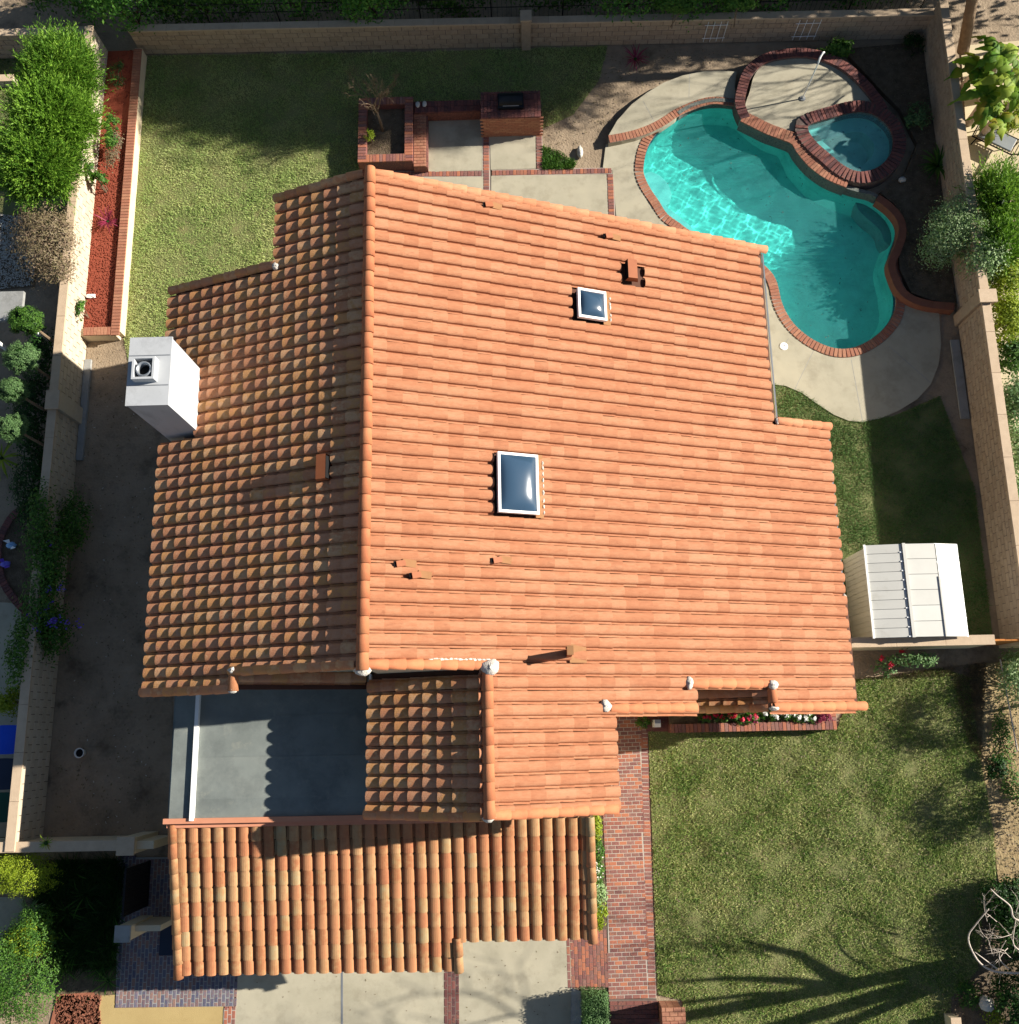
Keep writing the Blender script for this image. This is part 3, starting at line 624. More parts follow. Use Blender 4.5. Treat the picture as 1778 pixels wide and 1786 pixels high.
for (x, y, wx, wy) in ((6.33,10.8,.06,1.6),(7.93,5.2,.06,1.5),(6.9,.72,1.2,.06),(4.8,1.17,1.3,.06),(-8.33,5,.06,1.2)):
    f = MB().box((x, y, 1.5), (wx, wy, 1.2)).build('window', M['white'], house)
    MB().box((x+(.02 if wx < .1 and x > 0 else -.02 if wx < .1 else 0), y-(.02 if wy < .1 else 0), 1.5), (wx if wx < .1 else wx-.16, wy if wy < .1 else wy-.16, 1.04)).build('pane', M['dome'], f)

# --- clay tiles
PIT, EXPO, TL = .30, .36, .41
def tile_geo(st=.038):
    v = []; f = []; prof = []
    for k in range(9):
        a = math.pi*k/8; prof.append((-.122*math.cos(a)-.03, .076*math.sin(a)**.75 if 0 < k < 8 else -.004))
    prof += [(.104, -.024), (.128, -.024), (PIT-.152, -.002)]
    n = len(prof); th = .02
    for x, z in prof: v.append((x*.95-.002, 0, z*.93))
    for x, z in prof: v.append((x, TL, z+st))
    for x, z in prof: v.append((x*.97, TL-.001, z+st-th-.004))
    for i in range(n-1):
        f.append((i, i+1, n+i+1, n+i)[::-1] if False else (i, n+i, n+i+1, i+1)); f.append((n+i, 2*n+i, 2*n+i+1, n+i+1))
    return v, f
TV, TF = tile_geo()
GAP = [(.098, TL-.014, .012), (.134, TL-.014, .012), (.134, TL+.018, .008), (.098, TL+.018, .008)]
EDGE = [i % 2 for i in range(len(TF))]; TVS = [TV, tile_geo(.052)[0], TV]; TVN = [np.array(q) for q in TVS]
def frame(d):
    d = Vector(d).normalized(); a0 = Vector((0, 0, 1)); n = (a0-d*a0.dot(d)).normalized(); a = d.cross(n)
    return a, d, n
TILES = []      # (origin, a, d, n, mat, parent)
def lay_tiles(P, O, d, mt, parent, cols, rows, skip=(), test=.22):
    a, d, n = frame(d); pts = []; O = Vector(O)
    for i in range(rows[0], rows[1]):
        for j in range(cols[0], cols[1]):
            o = O+a*(j*PIT)+d*(i*EXPO); pts.append((o, o+d*test))
    X = np.array([p[1].x for p in pts]); Y = np.array([p[1].y for p in pts]); ok = inpoly(P, X, Y)
    for s in skip: ok &= ~((X > s[0]) & (X < s[2]) & (Y > s[1]) & (Y < s[3]))
    for (o, c), k in zip(pts, ok):
        if k: TILES.append((o+a*random.uniform(-.004, .004)+d*random.uniform(-.014, .014)+n*random.uniform(-.003, .004), a, d, n, mt, parent, random.uniform(-.014, .014), random.uniform(-.008, .008)))
nE = -S; dE = (1, 0, -S); dW = (-1, 0, -S); dG = (0, -1, -GS)
c0 = math.hypot(1, S)
SKY1 = (-.72, 4.75, .32, 6.35); SKY2 = (1.30, 9.85, 2.22, 10.75)
lay_tiles(EP, (RX+.04, 12.72, ze(RX+.04)), dE, 0, east, (0, 50), (0, 37), [SKY1, SKY2, (2.75,11.2,3.1,11.7)])
lay_tiles(WP, (RX-.04, 1.50, zw(RX-.04)), dW, 1, west, (-3, 42), (0, 17), [(-4.65,5.5,-4.2,6.0)])
lay_tiles(SWP, (-.95, -1.62, zx2-.01), dW, 1, gab, (0, 12), (0, 9))
lay_tiles(MWP, (5.9, .55, zx3-.01), dW, 1, mini, (0, 3), (0, 6))
lay_tiles(XEP, (-6.5, 1.26, zx4-.01), dE, 1, xe, (0, 3), (0, 9))
lay_tiles(GP, (1.22, GY0-.02, zg(GY0-.02)), dG, 2, gar, (0, 34), (0, 11))
tms = ['tile_e', 'tile_w', 'tile_g']
tme = []
for k in range(3):
    me = bpy.data.meshes.new('roof_tile'); me.from_pydata(TVS[k]+(GAP if k == 2 else []), [], TF+([tuple(len(TV)+i for i in (3, 2, 1, 0))] if k == 2 else [])); me.materials.append(M[tms[k]]); me.materials.append(M['tile_edge']); me.materials.append(M['dark']); me.polygons.foreach_set('material_index', EDGE+([2] if k == 2 else [])); tme.append(me)
cl = Vector((0, 0, HC)); TILES.sort(key=lambda t: (t[0]-cl).length)
def tmat(t):
    o, a, d, n, mt, p, ry, rx = t
    a2 = (a+d*ry).normalized(); d2 = n.cross(a2); m = Matrix((( a2.x, d2.x, n.x, o.x), (a2.y, d2.y, n.y, o.y), (a2.z, d2.z, n.z, o.z), (0, 0, 0, 1))); return m
for t in TILES[:300]:
    o = bpy.data.objects.new('roof_tile', tme[t[4]]); C.objects.link(o); o.parent = t[5]; o.matrix_basis = tmat(t)
    o.matrix_parent_inverse = Matrix.Identity(4) if t[5].parent is None else Matrix.Identity(4)
rest = TILES[300:]; V = []; Fc = []; tn = []; mi = []; k = 0
for t in rest:
    m = np.array(tmat(t)); V.append(TVN[t[4]] @ m[:3, :3].T+m[:3, 3]); Fc += [tuple(i+k for i in f) for f in TF]; k += len(TV); q = random.random(); tn += [q]*len(TF); mi += [3 if e else t[4] for e in EDGE]
    if t[4] == 2: V.append(np.array(GAP) @ m[:3, :3].T+m[:3, 3]); Fc.append(tuple(k+i for i in (3, 2, 1, 0))); k += 4; tn.append(0); mi.append(4)
me = bpy.data.meshes.new('roof_tiles'); me.from_pydata(np.concatenate(V).tolist(), [], Fc)
for q in tms+['tile_edge', 'dark']: me.materials.append(M[q])
me.polygons.foreach_set('material_index', mi); at2 = me.attributes.new('tone', 'FLOAT', 'FACE'); at2.data.foreach_set('value', tn); me.update()
rt = link('roof_tiles', me, None, house); rt['kind'] = 'stuff'
# barrel caps on ridges and rakes
def cap_geo(L=.44, r0=.125, r1=.105, n=8):
    v = []; f = []
    for s, (y, r) in enumerate(((0, r1), (L, r0), (L-.001, r0-.018))):
        for k in range(n+1):
            a = math.pi*k/n; v.append((-r*math.cos(a), y, r*math.sin(a)+(0.02 if s else 0)))
    m = n+1
    for i in range(n): f.append((i, m+i, m+i+1, i+1)); f.append((m+i, 2*m+i, 2*m+i+1, m+i+1))
    return v, f
cv, cf = cap_geo(); capm = {}
for k in ('tile_r', 'tile_w', 'tile_g', 'tile_e'):
    me = bpy.data.meshes.new('ridge_tile'); me.from_pydata(cv, [], cf); me.materials.append(M[k]); me.polygons.foreach_set('use_smooth', [True]*len(cf)); capm[k] = me
def caps(A, B, mt, parent, name='ridge_tile', ex=.37, sc=1.0, lift=0.0):
    A, B = Vector(A), Vector(B); a, d, n = frame(B-A); L = (B-A).length; k = max(1, int(round(L/ex)))
    for i in range(k):
        o = A+d*(L*i/k)+n*(lift+random.uniform(-.004, .004)); ob = bpy.data.objects.new(name, capm[mt]); C.objects.link(ob); ob.parent = parent
        aa = (a+d*random.uniform(-.02, .02)).normalized(); dd = n.cross(aa)
        ob.matrix_basis = Matrix(((aa.x*sc, dd.x, n.x*sc, o.x), (aa.y*sc, dd.y, n.y*sc, o.y), (aa.z*sc, dd.z, n.z*sc, o.z), (0, 0, 0, 1)))
caps((RX+.03, 12.95, RZ+.02), (RX+.03, 1.35, RZ+.02), 'tile_r', east, lift=.04, sc=1.15)
caps((-.90, 1.30, zx2+.02), (-.90, -1.72, zx2+.02), 'tile_r', gab, lift=.04, sc=1.1)
def rake(x0, x1, y, zf, mt, parent, lift=.03): caps((x0, y, zf(x0)), (x1, y, zf(x1)), mt, parent, 'rake_tile', .36, .95, lift)
rake(RX+.1, 6.75, 12.86, ze, 'tile_e', east); rake(RX+.1, -.93, 1.42, ze, 'tile_r', east); rake(-.9, 1.80, -1.72, ze, 'tile_r', east)
rake(1.80, 3.82, .46, ze, 'tile_r', east); rake(3.80, 5.95, 1.02, ze, 'tile_r', east); rake(5.92, 8.42, .46, ze, 'tile_r', east); rake(6.7, 8.2, 7.88, ze, 'tile_e', east)
rake(RX-.1, -5.85, 12.86, zw, 'tile_w', west); rake(-5.83, -8.78, 11.08, zw, 'tile_w', west); rake(RX-.1, -6.5, 1.42, zw, 'tile_w', west); rake(-6.53, -8.84, 1.04, zw, 'tile_w', west)
rake(-1.0, -3.62, -1.74, lambda x: zx2-S*(-.93-x), 'tile_w', gab); rake(5.85, 3.85, .45, lambda x: zx3-S*(5.92-x), 'tile_w', mini)
caps((-6.52, 1.42, zx4+.02), (-6.52, 1.0, zx4+.02), 'tile_g', xe, ex=.42); caps((5.94, 1.0, zx3+.03), (5.94, .42, zx3+.03), 'tile_r', mini, ex=.6)
caps((-8.53, GY0, zg(GY0)), (-8.53, -5.5, zg(-5.5)), 'tile_g', gar, 'rake_tile', lift=.03); caps((1.36, GY0, zg(GY0)), (1.36, -4.82, zg(-4.82)), 'tile_g', gar, 'rake_tile', lift=.03); caps((-1.84, -4.72, zg(-4.72)), (-1.84, -5.48, zg(-5.48)), 'tile_g', gar, 'rake_tile', lift=.03)
# white mortar dabs
def dab(x, y, z, r, parent): MB().blob((x, y, z), r, 10, 6, .18).build('mortar_dab', M['mortar'], parent, True)
dab(RX+.03, 1.28, RZ+.06, (.17,.10,.12), east); dab(-.84, 1.36, zx2+.14, (.22,.17,.12), gab); dab(-.91, -1.76, zx2+.04, (.15,.10,.12), gab)
mb = MB()
for i in range(14):
    x = -2.1+i*.1; mb.blob((x, 1.52, ze(x)+.05), (.09,.05,.04), 7, 4, .25)
mb.build('mortar_bead', M['mortar'], gab, True)
dab(1.72, .52, ze(1.72)+.08, (.13,.14,.08), east); dab(3.78, 1.03, ze(3.78)+.08, (.10,.15,.08), east); dab(5.94, .98, zx3+.14, (.14,.12,.09), mini); dab(5.94, .42, zx3+.05, (.14,.06,.10), mini)
dab(-6.52, 1.44, zx4+.1, (.11,.08,.1), xe); dab(-6.52, 1.0, zx4+.06, (.11,.07,.1), xe); dab(-5.84, 11.0, zw(-5.84)+.08, (.09,.10,.08), west); dab(6.72, 7.86, ze(6.72)+.06, (.05,.11,.06), east); dab(8.26, 3.2, ze(8.26)+.04, (.06,.1,.05), east)
# gutters
for (x, y0, y1) in ((6.80, 7.95, 12.8), (1.86, -1.7, .35), (8.32, 3.3, 7.8)):
    z = ze(x)-.08; MB().box((x-.03, (y0+y1)/2, z), (.035, y1-y0, .06)).build('gutter', M['silver'], house)
MB().box((-.93-2.72, -.2, zx2-S*2.72-.06), (.05, 3.1, .12)).build('fascia_board', M['white'], house)
# flat roof of the atrium
fl = thing_parent = MB().prism([(-8.62,-1.93),(-3.4,-1.93),(-3.4,1.40),(-8.62,1.40)], FZ-.12, FZ, bottom=True).build('flat_roof', M['flat'], house)
mb = MB()
for y in (-.95, .02): mb.box((-6.0, y, FZ+.003), (5.1, .95, .006), tone=random.random())
mb.build('roofing_sheet', M['flat'], fl)
MB().box((-8.33, -.3, FZ+.014), (.50, 3.2, .022)).build('roofing_sheet', M['flat'], fl)
MB().box((-8.02, -.28, FZ+.06), (.09, 3.25, .12)).build('white_curb', M['white'], fl)
MB().box((-6.1, GY0+.06, FZ-.0), (5.2, .12, .14)).build('headwall_flashing', mat('pink_flashing', ['b87a5c', 'c4876a'], ns=3), gar)
mb = MB(); mb.box((-4.9, GY0-.02, GZ0+.05), (7.5, .16, .06)); mb.build('headwall_flashing', bpy.data.materials['pink_flashing'], gar)

# --- things on the roof
def onE(px, py):
    v = CR @ np.array([px-889, 893-py, -F]); P0 = np.array([RX, 0, RZ]); nn = np.array([S, 0, 1]); c = np.array([0, 0, HC]); return Vector(c+v*((P0-c).dot(nn)/v.dot(nn)))
def slope_frame(o, d):
    a, d, n = frame(d); return Matrix(((d.x, -a.x, n.x, o.x), (d.y, -a.y, n.y, o.y), (d.z, -a.z, n.z, o.z), (0, 0, 0, 1)))
def put(mb, m): mb.v = [tuple(m @ Vector(v)) for v in mb.v]; return mb
def skylight(cx, cy, lx, ly, label):
    t = thing('skylight', label, 'skylight', (cx, cy, ze(cx)), 'skylights on the main roof'); m = slope_frame(Vector((cx, cy, ze(cx))), dE)
    mb = MB()
    for sx in (-1, 1): mb.box((sx*(lx/2-.03), 0, .17), (.06, ly, .10)); mb.box((0, sx*(ly/2-.03), .17), (lx-.12, .06, .10))
    put(mb, m).build('frame', M['white'], t)
    put(MB().box((0, 0, .05), (lx-.06, ly-.06, .16)), m).build('curb', M['dark'], t)
    mb = MB(); n = 14; vs = []; fs = []
    for i in range(n+1):
        for j in range(n+1):
            u, v = i/n*2-1, j/n*2-1; vs.append((u*(lx/2-.05), v*(ly/2-.05), .205+.13*(1-abs(u)**2.6)**.6*(1-abs(v)**2.6)**.6))
    fs = [(i*(n+1)+j, (i+1)*(n+1)+j, (i+1)*(n+1)+j+1, i*(n+1)+j+1) for i in range(n) for j in range(n)]
    mb.add(vs, fs); put(mb, m).build('dome', M['dome'], t, True)
    put(MB().box((lx/2+.07, 0, .07), (.20, ly+.1, .02)), m).build('flashing', M['flash'], t)
    mb = MB()
    for i in range(int(ly/.15)): mb.blob((lx/2+.17, -ly/2+.1+i*.15+random.uniform(-.03,.03), .085), (.025,.06,.02), 6, 4, .3)
    put(mb, m).build('mortar_bead', M['mortar'], t)
skylight(-.21, 5.54, 1.0, 1.42, 'large rectangular domed skylight with white frame in the middle of the roof')
skylight(1.72, 10.30, .78, .78, 'small square domed skylight with white frame near the upper right of the roof')
def hood(o, d, w, l, h, label):
    t = thing('roof_vent', label, 'roof vent', o, 'sheet metal roof vents'); m = slope_frame(o, d)
    mb = MB(); mb.add([(-l/2, -w/2, 0), (l/2, -w/2, .03), (l/2, w/2, .03), (-l/2, w/2, 0), (-l/2, -w/2, h), (l*.2, -w/2, h+.02), (l*.2, w/2, h+.02), (-l/2, w/2, h)], [(0, 1, 5, 4), (2, 3, 7, 6), (4, 5, 6, 7), (1, 2, 6, 5)])
    put(mb, m).build('hood', M['vent'], t); put(MB().box((-l/2+.03, 0, h*.45), (.03, w*.9, h*.8)), m).build('opening', M['dark'], t)
hood(onE(1100,477)+Vector((0,0,.06)), dE, .52, .36, .20, 'brown hooded roof vent above the small square skylight')
p = Vector((-4.42, 5.75, zw(-4.42)+.05)); hood(p, dW, .56, .34, .22, 'tan hooded roof vent on the shaded slope left of the ridge')
for (px, py, lb) in ((857,363,'broken brown tile vent near the upper edge of the roof'),(1065,417,'small broken tile vent above the hooded vent'),(705,985,'low broken tile vent nearest the ridge'),(732,1005,'upright brown tile vent just right of the ridge'),(872,979,'square rusty tile opening below the large skylight')):
    o = onE(px, py)+Vector((0, 0, .07)); t = thing('tile_vent', lb, 'roof vent', o, 'small vents between the roof tiles'); m = slope_frame(o, dE)
    put(MB().box((-.08, 0, .05), (.20, .13, .10), .2), m).build('hood', M['vent'], t); put(MB().box((-.17, .0, .045), (.12, .10, .03), .1), m).build('opening', M['dark'], t)
    put(MB().box((.12, .02, .03), (.30, .16, .03), -.1), m).build('flashing', M['flash'], t)
o = onE(992,1140); t = thing('vent_pipe', 'brown square vent pipe casting a long shadow low on the roof', 'vent pipe', o)
MB().box((o.x, o.y, o.z+.45), (.11, .17, .95)).build('pipe', M['vent'], t); MB().box((o.x, o.y, o.z+.93), (.14, .20, .03)).build('cap', M['flash'], t)
put(MB().box((.2, 0, .07), (.42, .42, .02)), slope_frame(o, dE)).build('flashing', M['flash'], t)

# --- chimney (part of the house)
ch = MB(); x0, x1 = at(225,650,7.35).x, at(296,650,7.35).x; y0, y1 = at(260,706,7.35).y, at(265,590,7.35).y
ch.box(((x0+x1)/2, (y0+y1)/2, 3.66), (x1-x0, y1-y0, 7.32)); chn = ch.build('chimney', M['chim'], house)
MB().box(((x0+x1)/2, (y0+y1)/2, 7.345), (x1-x0+.04, y1-y0+.04, .05)).build('chimney_top', M['chim'], chn)
f_ = at(254,645,7.45); fx, fy = f_.x, f_.y
mb = MB()
for dx, dy, lx, ly in ((0, .24, .50, .05), (0, -.24, .50, .05), (.225, 0, .05, .43), (-.225, 0, .05, .43)): mb.box((fx+dx, fy+dy, 7.48), (lx, ly, .22))
mb.build('flue_surround', M['chim'], chn)
MB().lathe((fx, fy-.02, 7.37), [(.19, 0), (.19, .10), (.175, .20), (.14, .20), (.135, 0)], 20).build('flue_pipe', M['silver'], chn, True)
MB().lathe((fx, fy-.02, 7.39), [(.0, .01), (.137, .01)], 20).build('flue_hole', M['dark'], chn)
MB().box((x1+.03, (y0+y1)/2, 5.33), (.06, y1-y0+.08, .05)).build('chimney_flashing', M['silver'], chn)

for y in (y0+.45, y1-.42): MB().box(((x0+x1)/2, y, 7.3735), (x1-x0, .02, .006)).build('cap_seam', M['silver'], chn)

# ================================================================== BOUNDARY WALLS
def block_wall(name, label, A, B, h, th, mt, capm_='cap', bl=.40, bh=.2, maxn=300, faces='both', cat='wall', near=(0, 4), z0=0.0, capw=.06):
    A, B = Vector((A[0], A[1])), Vector((B[0], B[1])); L = (B-A).length; u = (B-A)/L; ang = math.atan2(u.y, u.x)
    t = thing(name, label, cat, ((A.x+B.x)/2, (A.y+B.y)/2, z0))
    MB().box(((A.x+B.x)/2, (A.y+B.y)/2, z0+(h-.06)/2), (L, th-.03, h-.06), ang).build('mortar_core', M['jointd'], t)
    rows = int(round((h-.06)/bh)); bh2 = (h-.06)/rows; items = []
    for r in range(rows):
        x = -(bl/2 if r % 2 else 0)
        while x < L:
            a, b = max(0, x), min(L, x+bl)
            if b-a > .12:
                c = A+u*((a+b)/2)
                if b-a > bl-.02: items.append((c.x, c.y, z0+bh2*(r+.5), ang))
                else: MBx.box((c.x, c.y, z0+bh2*(r+.5)), (b-a-.012, th, bh2-.012), ang, None, .004)
            x += bl
    items.sort(key=lambda q: (q[0]-near[0])**2+(q[1]-near[1])**2)
    me = unit_box((bl-.02, th, bh2-.022), M[mt], .005)
    for q in items[:maxn]: piece('block', me, t, q[:3], q[3])
    mb = MB()
    for q in items[maxn:]: mb.box(q[:3], (bl-.02, th, bh2-.022), q[3], None, .005)
    mb.v += []; k = len(mb.v); mb.v += MBx.v; mb.f += [tuple(i+k for i in f) for f in MBx.f]; mb.t += MBx.t; mb.mi += MBx.mi; MBx.__init__()
    if mb.v: mb.build('block_infill', M[mt], t)['kind'] = 'stuff'
    n = max(1, int(L/1.2))
    for i in range(n):
        c = A+u*(L*(i+.5)/n); piece('coping_block', unit_box((L/n-.006, th+capw, .06), M[capm_], .006), t, (c.x, c.y, z0+h-.03), ang)
    return t
MBx = MB()
def pilaster(parent, x, y, w, d, h, mt, ang=0):
    MB().box((x, y, h/2), (w, d, h), ang).build('pilaster', M[mt], parent); MB().box((x, y, h+.03), (w+.06, d+.06, .06), ang).build('pilaster_cap', M['cap'], parent)
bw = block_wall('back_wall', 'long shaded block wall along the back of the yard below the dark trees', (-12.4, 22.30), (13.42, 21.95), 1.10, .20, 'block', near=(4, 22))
pp = at(918, 84); pilaster(bw, pp.x, pp.y+.08, .30, .34, 1.32, 'block')
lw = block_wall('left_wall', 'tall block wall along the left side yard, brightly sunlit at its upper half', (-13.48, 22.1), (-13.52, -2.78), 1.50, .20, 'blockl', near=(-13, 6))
pp = at(142, 728); pilaster(lw, -13.46, pp.y, .34, .5, 1.55, 'blockl')
MB().box((-13.28, at(150,715).y, .05), (.20, 3.2, .10)).build('footing', M['concd'], lw)
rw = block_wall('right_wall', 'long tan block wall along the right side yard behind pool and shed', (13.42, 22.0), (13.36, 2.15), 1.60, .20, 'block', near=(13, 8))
pp = at(1668, 560); pilaster(rw, 13.40, pp.y, .44, .34, 1.68, 'block')
MB().box((13.1, at(1668,640).y-.4, .03), (.26, 2.5, .06)).build('footing', M['concd'], rw)
# front-left return wall, with pillar
A, B = at(0,1462), at(262,1456)
fw = thing('front_wall', 'low cream stucco wall closing the left side yard at the front', 'wall', ((A.x+B.x)/2, (A.y+B.y)/2, 0))
c = (A+B)/2; MB().box((c.x-.6, c.y-.1, .70), ((B-A).length+1.2, .2, 1.40), -.0).build('wall_body', M['stucco'], fw); MB().box((c.x-.6, c.y-.1, 1.425), ((B-A).length+1.2, .26, .06)).build('coping', M['cap'], fw)
q = at(262,1458); MB().box((q.x+.02, q.y-.08, .8), (.40, .40, 1.6)).build('pillar', M['stucco'], fw); MB().box((q.x+.02, q.y-.08, 1.63), (.46, .46, .06)).build('pillar_cap', M['cap'], fw)
MB().box((q.x+.42, q.y-.08, .72), (.5, .2, 1.44)).build('wall_body', M['stucco'], fw)
# side gate by the garage
g0, g1 = at(258,1500), at(262,1580)
gt = thing('side_gate', 'black metal side gate left of the garage roof', 'gate', (g0.x, (g0.y+g1.y)/2, 0)); gx = g0.x+.08
mb = MB(); mb.box((gx, (g0.y+g1.y)/2, .06), (.05, g0.y-g1.y, .06)); mb.box((gx, (g0.y+g1.y)/2, 1.6), (.05, g0.y-g1.y, .06)); mb.build('gate_frame', M['rail'], gt)
k = 14
for i in range(k): piece('picket', unit_box((.035, (g0.y-g1.y)/k*.9, 1.5), M['rail'], .004), gt, (gx, g1.y+(g0.y-g1.y)*(i+.5)/k, .85))
q = at(256,1608); gp = thing('gate_pillar', 'square cream stucco pillar with low wall at the front of the gate', 'pillar', (q.x, q.y, 0))
MB().box((q.x, q.y, .75), (.34, .34, 1.5)).build('shaft', M['stucco'], gp); MB().box((q.x, q.y, 1.53), (.40, .40, .06)).build('pillar_cap', M['concd'], gp); MB().box((q.x+.5, q.y+.06, .6), (.66, .14, 1.2)).build('wall_body', M['stucco'], gp)
q = at(292,1634); dm = thing('door_mat', 'dark door mat on the brick paving beside the garage', 'mat', (q.x, q.y, .03)); MB().box((q.x, q.y, .036), (.36, .9, .016)).build('pad', M['navy'], dm)
# wall and gate between house and right wall
A, B = at(1484,1133), at(1690,1133)
sw = thing('cross_wall', 'beige stucco wall from the house corner past the white shed', 'wall', ((A.x+B.x)/2, (A.y+B.y)/2, 0)); c = (A+B)/2
MB().box((c.x-.3, c.y+.1, .76), ((B-A).length+.6, .2, 1.52)).build('wall_body', M['stucco'], sw); 
for i in range(3): MB().box((c.x-.3+(i-1)*((B-A).length+.6)/3, c.y+.1, 1.55), (((B-A).length+.6)/3-.006, .26, .06)).build('coping', M['cap'], sw)
wg = thing('wooden_gate', 'narrow orange-brown wooden gate between the beige wall and right wall', 'gate', (B.x+.4, B.y+.1, 0)); mwood = mat('gate_wood', ['a86a34', 'bb7c40'], ns=8, stretch=(8, 8, 1))
for i in range(6): piece('board', unit_box((.145, .035, 1.45), mwood, .004), wg, (B.x+.10+i*.15, B.y+.12, .75))
MB().box((B.x+.47, B.y+.15, 1.3), (.9, .03, .08)).build('gate_frame', mwood, wg)
se = thing('end_wall', 'short beige wall stub running to the right edge beyond the gate', 'wall', (14.4, B.y+.1, 0)); MB().box((14.3, B.y+.12, .76), (2.2, .2, 1.52)).build('wall_body', M['stucco'], se); MB().box((14.3, B.y+.12, 1.55), (2.2, .26, .06)).build('coping', M['cap'], se)
# iron fence behind the back wall
fe = thing('iron_fence', 'thin black iron rail fence just behind the back wall', 'fence', (0, 22.75, 0))
mb = MB(); mb.tube([(-12.3, 22.75, 1.5), (13.3, 22.4, 1.5)], .016, 5); mb.tube([(-12.3, 22.75, 1.15), (13.3, 22.4, 1.15)], .014, 5); mb.build('rail', M['rail'], fe)
pm = MB().tube([(0, 0, 0), (0, 0, 1.55)], .022, 5).mesh('post'); pm.materials.append(M['rail'])
for i in range(12): x = -12.2+i*2.3; piece('post', pm, fe, (x, 22.75-.35*(x+12.3)/25.6, 0))
mb = MB()
for i in range(170): x = -12.2+i*.15; y = 22.75-.35*(x+12.3)/25.6; mb.tube([(x, y, .2), (x, y, 1.5)], .006, 3, cap=False)
mb.build('picket', M['rail'], fe)['kind'] = 'stuff'
# trellises leaning on the back wall
for px, py, lb, wd in ((1240,62,'small white wire trellis half hidden by a hanging branch on the back wall', .62), (1396,60,'white wire trellis leaning on the bare right part of the back wall', .68)):
    o = at(px, py); y = 22.2-.35*(o.x+12.4)/25.8-.05; t = thing('trellis', lb, 'trellis', (o.x, y, .25), 'white trellises on the back wall')
    for i in range(4): MB().tube([(o.x-wd/2+wd*i/3, y-.05, .2), (o.x-wd/2+wd*i/3+.04, y+.02, 1.0)], .011, 5).build('upright', M['white'], t)
    for z in (.32, .86): MB().tube([(o.x-wd/2-.06, y-.045+.06*z, z), (o.x+wd/2+.06, y-.045+.06*z, z)], .011, 5).build('crossbar', M['white'], t)

# ================================================================== PLANTERS, BARBECUE
def ring_wall(t, P, th, h, mt, z0=0): ribbon([Vector(p) for p in P], -th/2, th/2, z0, h, True).build('wall_body', M[mt], t)
lp = thing('raised_bed', 'long raised bed of red mulch with brick cap along the left wall', 'raised bed', (-12.5, 16, 0))
a, b, c, d = at(249,95), at(236,95), at(195,588), at(220,588)
x1b, x1t = at(248,100).x, at(212,580).x
bx = (at(240,130,.45).x+at(200,560,.45).x)/2; yN, yS = 22.1, at(200,577,.45).y
MB().box((bx, (yN+yS)/2, .21), (.24, yN-yS, .42)).build('wall_body', M['stucco'], lp); MB().box(((bx-13.35)/2-.06, yS, .21), (bx+13.35+.1, .24, .42)).build('wall_body', M['stucco'], lp)
L = [];  y = yS-.1
while y < yN-.1: L.append((bx, y, .45, 0)); y += .104
put_bricks(lp, L, (.26,.094,.05), M['brick_o'], 260, 'cap_brick')
L = []; x = bx-.2
while x > -13.3: L.append((x, yS, .45, R(90))); x -= .104
put_bricks(lp, L, (.26,.094,.05), M['brick_o'], 60, 'cap_brick')
ml = MB().prism([(bx-.1, yS+.1), (bx-.1, yN), (-13.4, yN), (-13.4, yS+.1)], .25, .33).build('mulch', M['mulch'], lp)
mb = MB()
for i in range(2600):
    y = random.uniform(yS+.15, yN-3 if i < 2300 else yN); mb.box((random.uniform(-13.35, bx-.15), y, .335+random.uniform(0, .015)), (random.uniform(.04, .11), random.uniform(.015, .035), .02), random.uniform(0, 3.1))
mb.build('mulch_chips', M['mulch'], lp)['kind'] = 'stuff'
fr = at(160,517,.36); bag = thing('plastic_bag', 'crumpled white scrap of plastic at the edge of the red mulch bed', 'plastic scrap', fr)
MB().blob((fr.x, fr.y, fr.z+.03), (.16,.07,.05), 8, 5, .4).build('sheet', M['white'], bag)

# L-shaped brick planter with bare tree
pl = thing('brick_planter', 'square brick planter holding the bare leafless tree on the back lawn', 'planter', at(670,235))
zc = .55
o_ = [at(*p, zc) for p in ((626,171),(722,170),(720,283),(624,283))]
xa, xb, ya, yb = o_[3].x, o_[2].x, o_[3].y, o_[0].y
for (x, y, lx, ly) in ((xa+.13, (ya+yb)/2, .26, yb-ya), (xb-.13, (ya+yb)/2, .26, yb-ya), ((xa+xb)/2, yb-.13, xb-xa-.52, .26), ((xa+xb)/2, ya+.13, xb-xa-.52, .26)):
    MB().box((x, y, zc/2-.03), (lx, ly, zc-.04)).build('wall_body', M['brick_d'], pl)
    L = []
    if ly > lx:
        q = y-ly/2+.05
        while q < y+ly/2: L.append((x, q, zc-.02, 0)); q += .105
    else:
        q = x-lx/2+.05
        while q < x+lx/2: L.append((q, y, zc-.02, R(90))); q += .105
    put_bricks(pl, L, (.26,.095,.05), M['brick'], 80, 'cap_brick')
MB().prism([(xa+.24, ya+.24), (xb-.24, ya+.24), (xb-.24, yb-.24), (xa+.24, yb-.24)], .2, .3).build('soil', M['soil'], pl)
st = thing('brick_steps', 'stepped brick seat beside the square planter leading to the bench wall', 'steps', at(733,250)); zs = .36
q0, q1 = at(722,195,zs), at(746,290,zs)
MB().box(((q0.x+q1.x)/2, (q0.y+q1.y)/2, zs/2-.02), (q1.x-q0.x, q0.y-q1.y, zs-.04)).build('step_body', M['brick_d'], st)
lay_bricks(st, [(q0.x, q1.y), (q1.x, q1.y), (q1.x, q0.y), (q0.x, q0.y)], 0, (.19,.095,.05), zs+.02, M['brick_o'], maxn=120)
be = thing('brick_bench', 'low dark brick bench wall between planter and barbecue', 'bench', at(790,200)); zb = .45
q0, q1 = at(722,176,zb), at(838,194,zb)
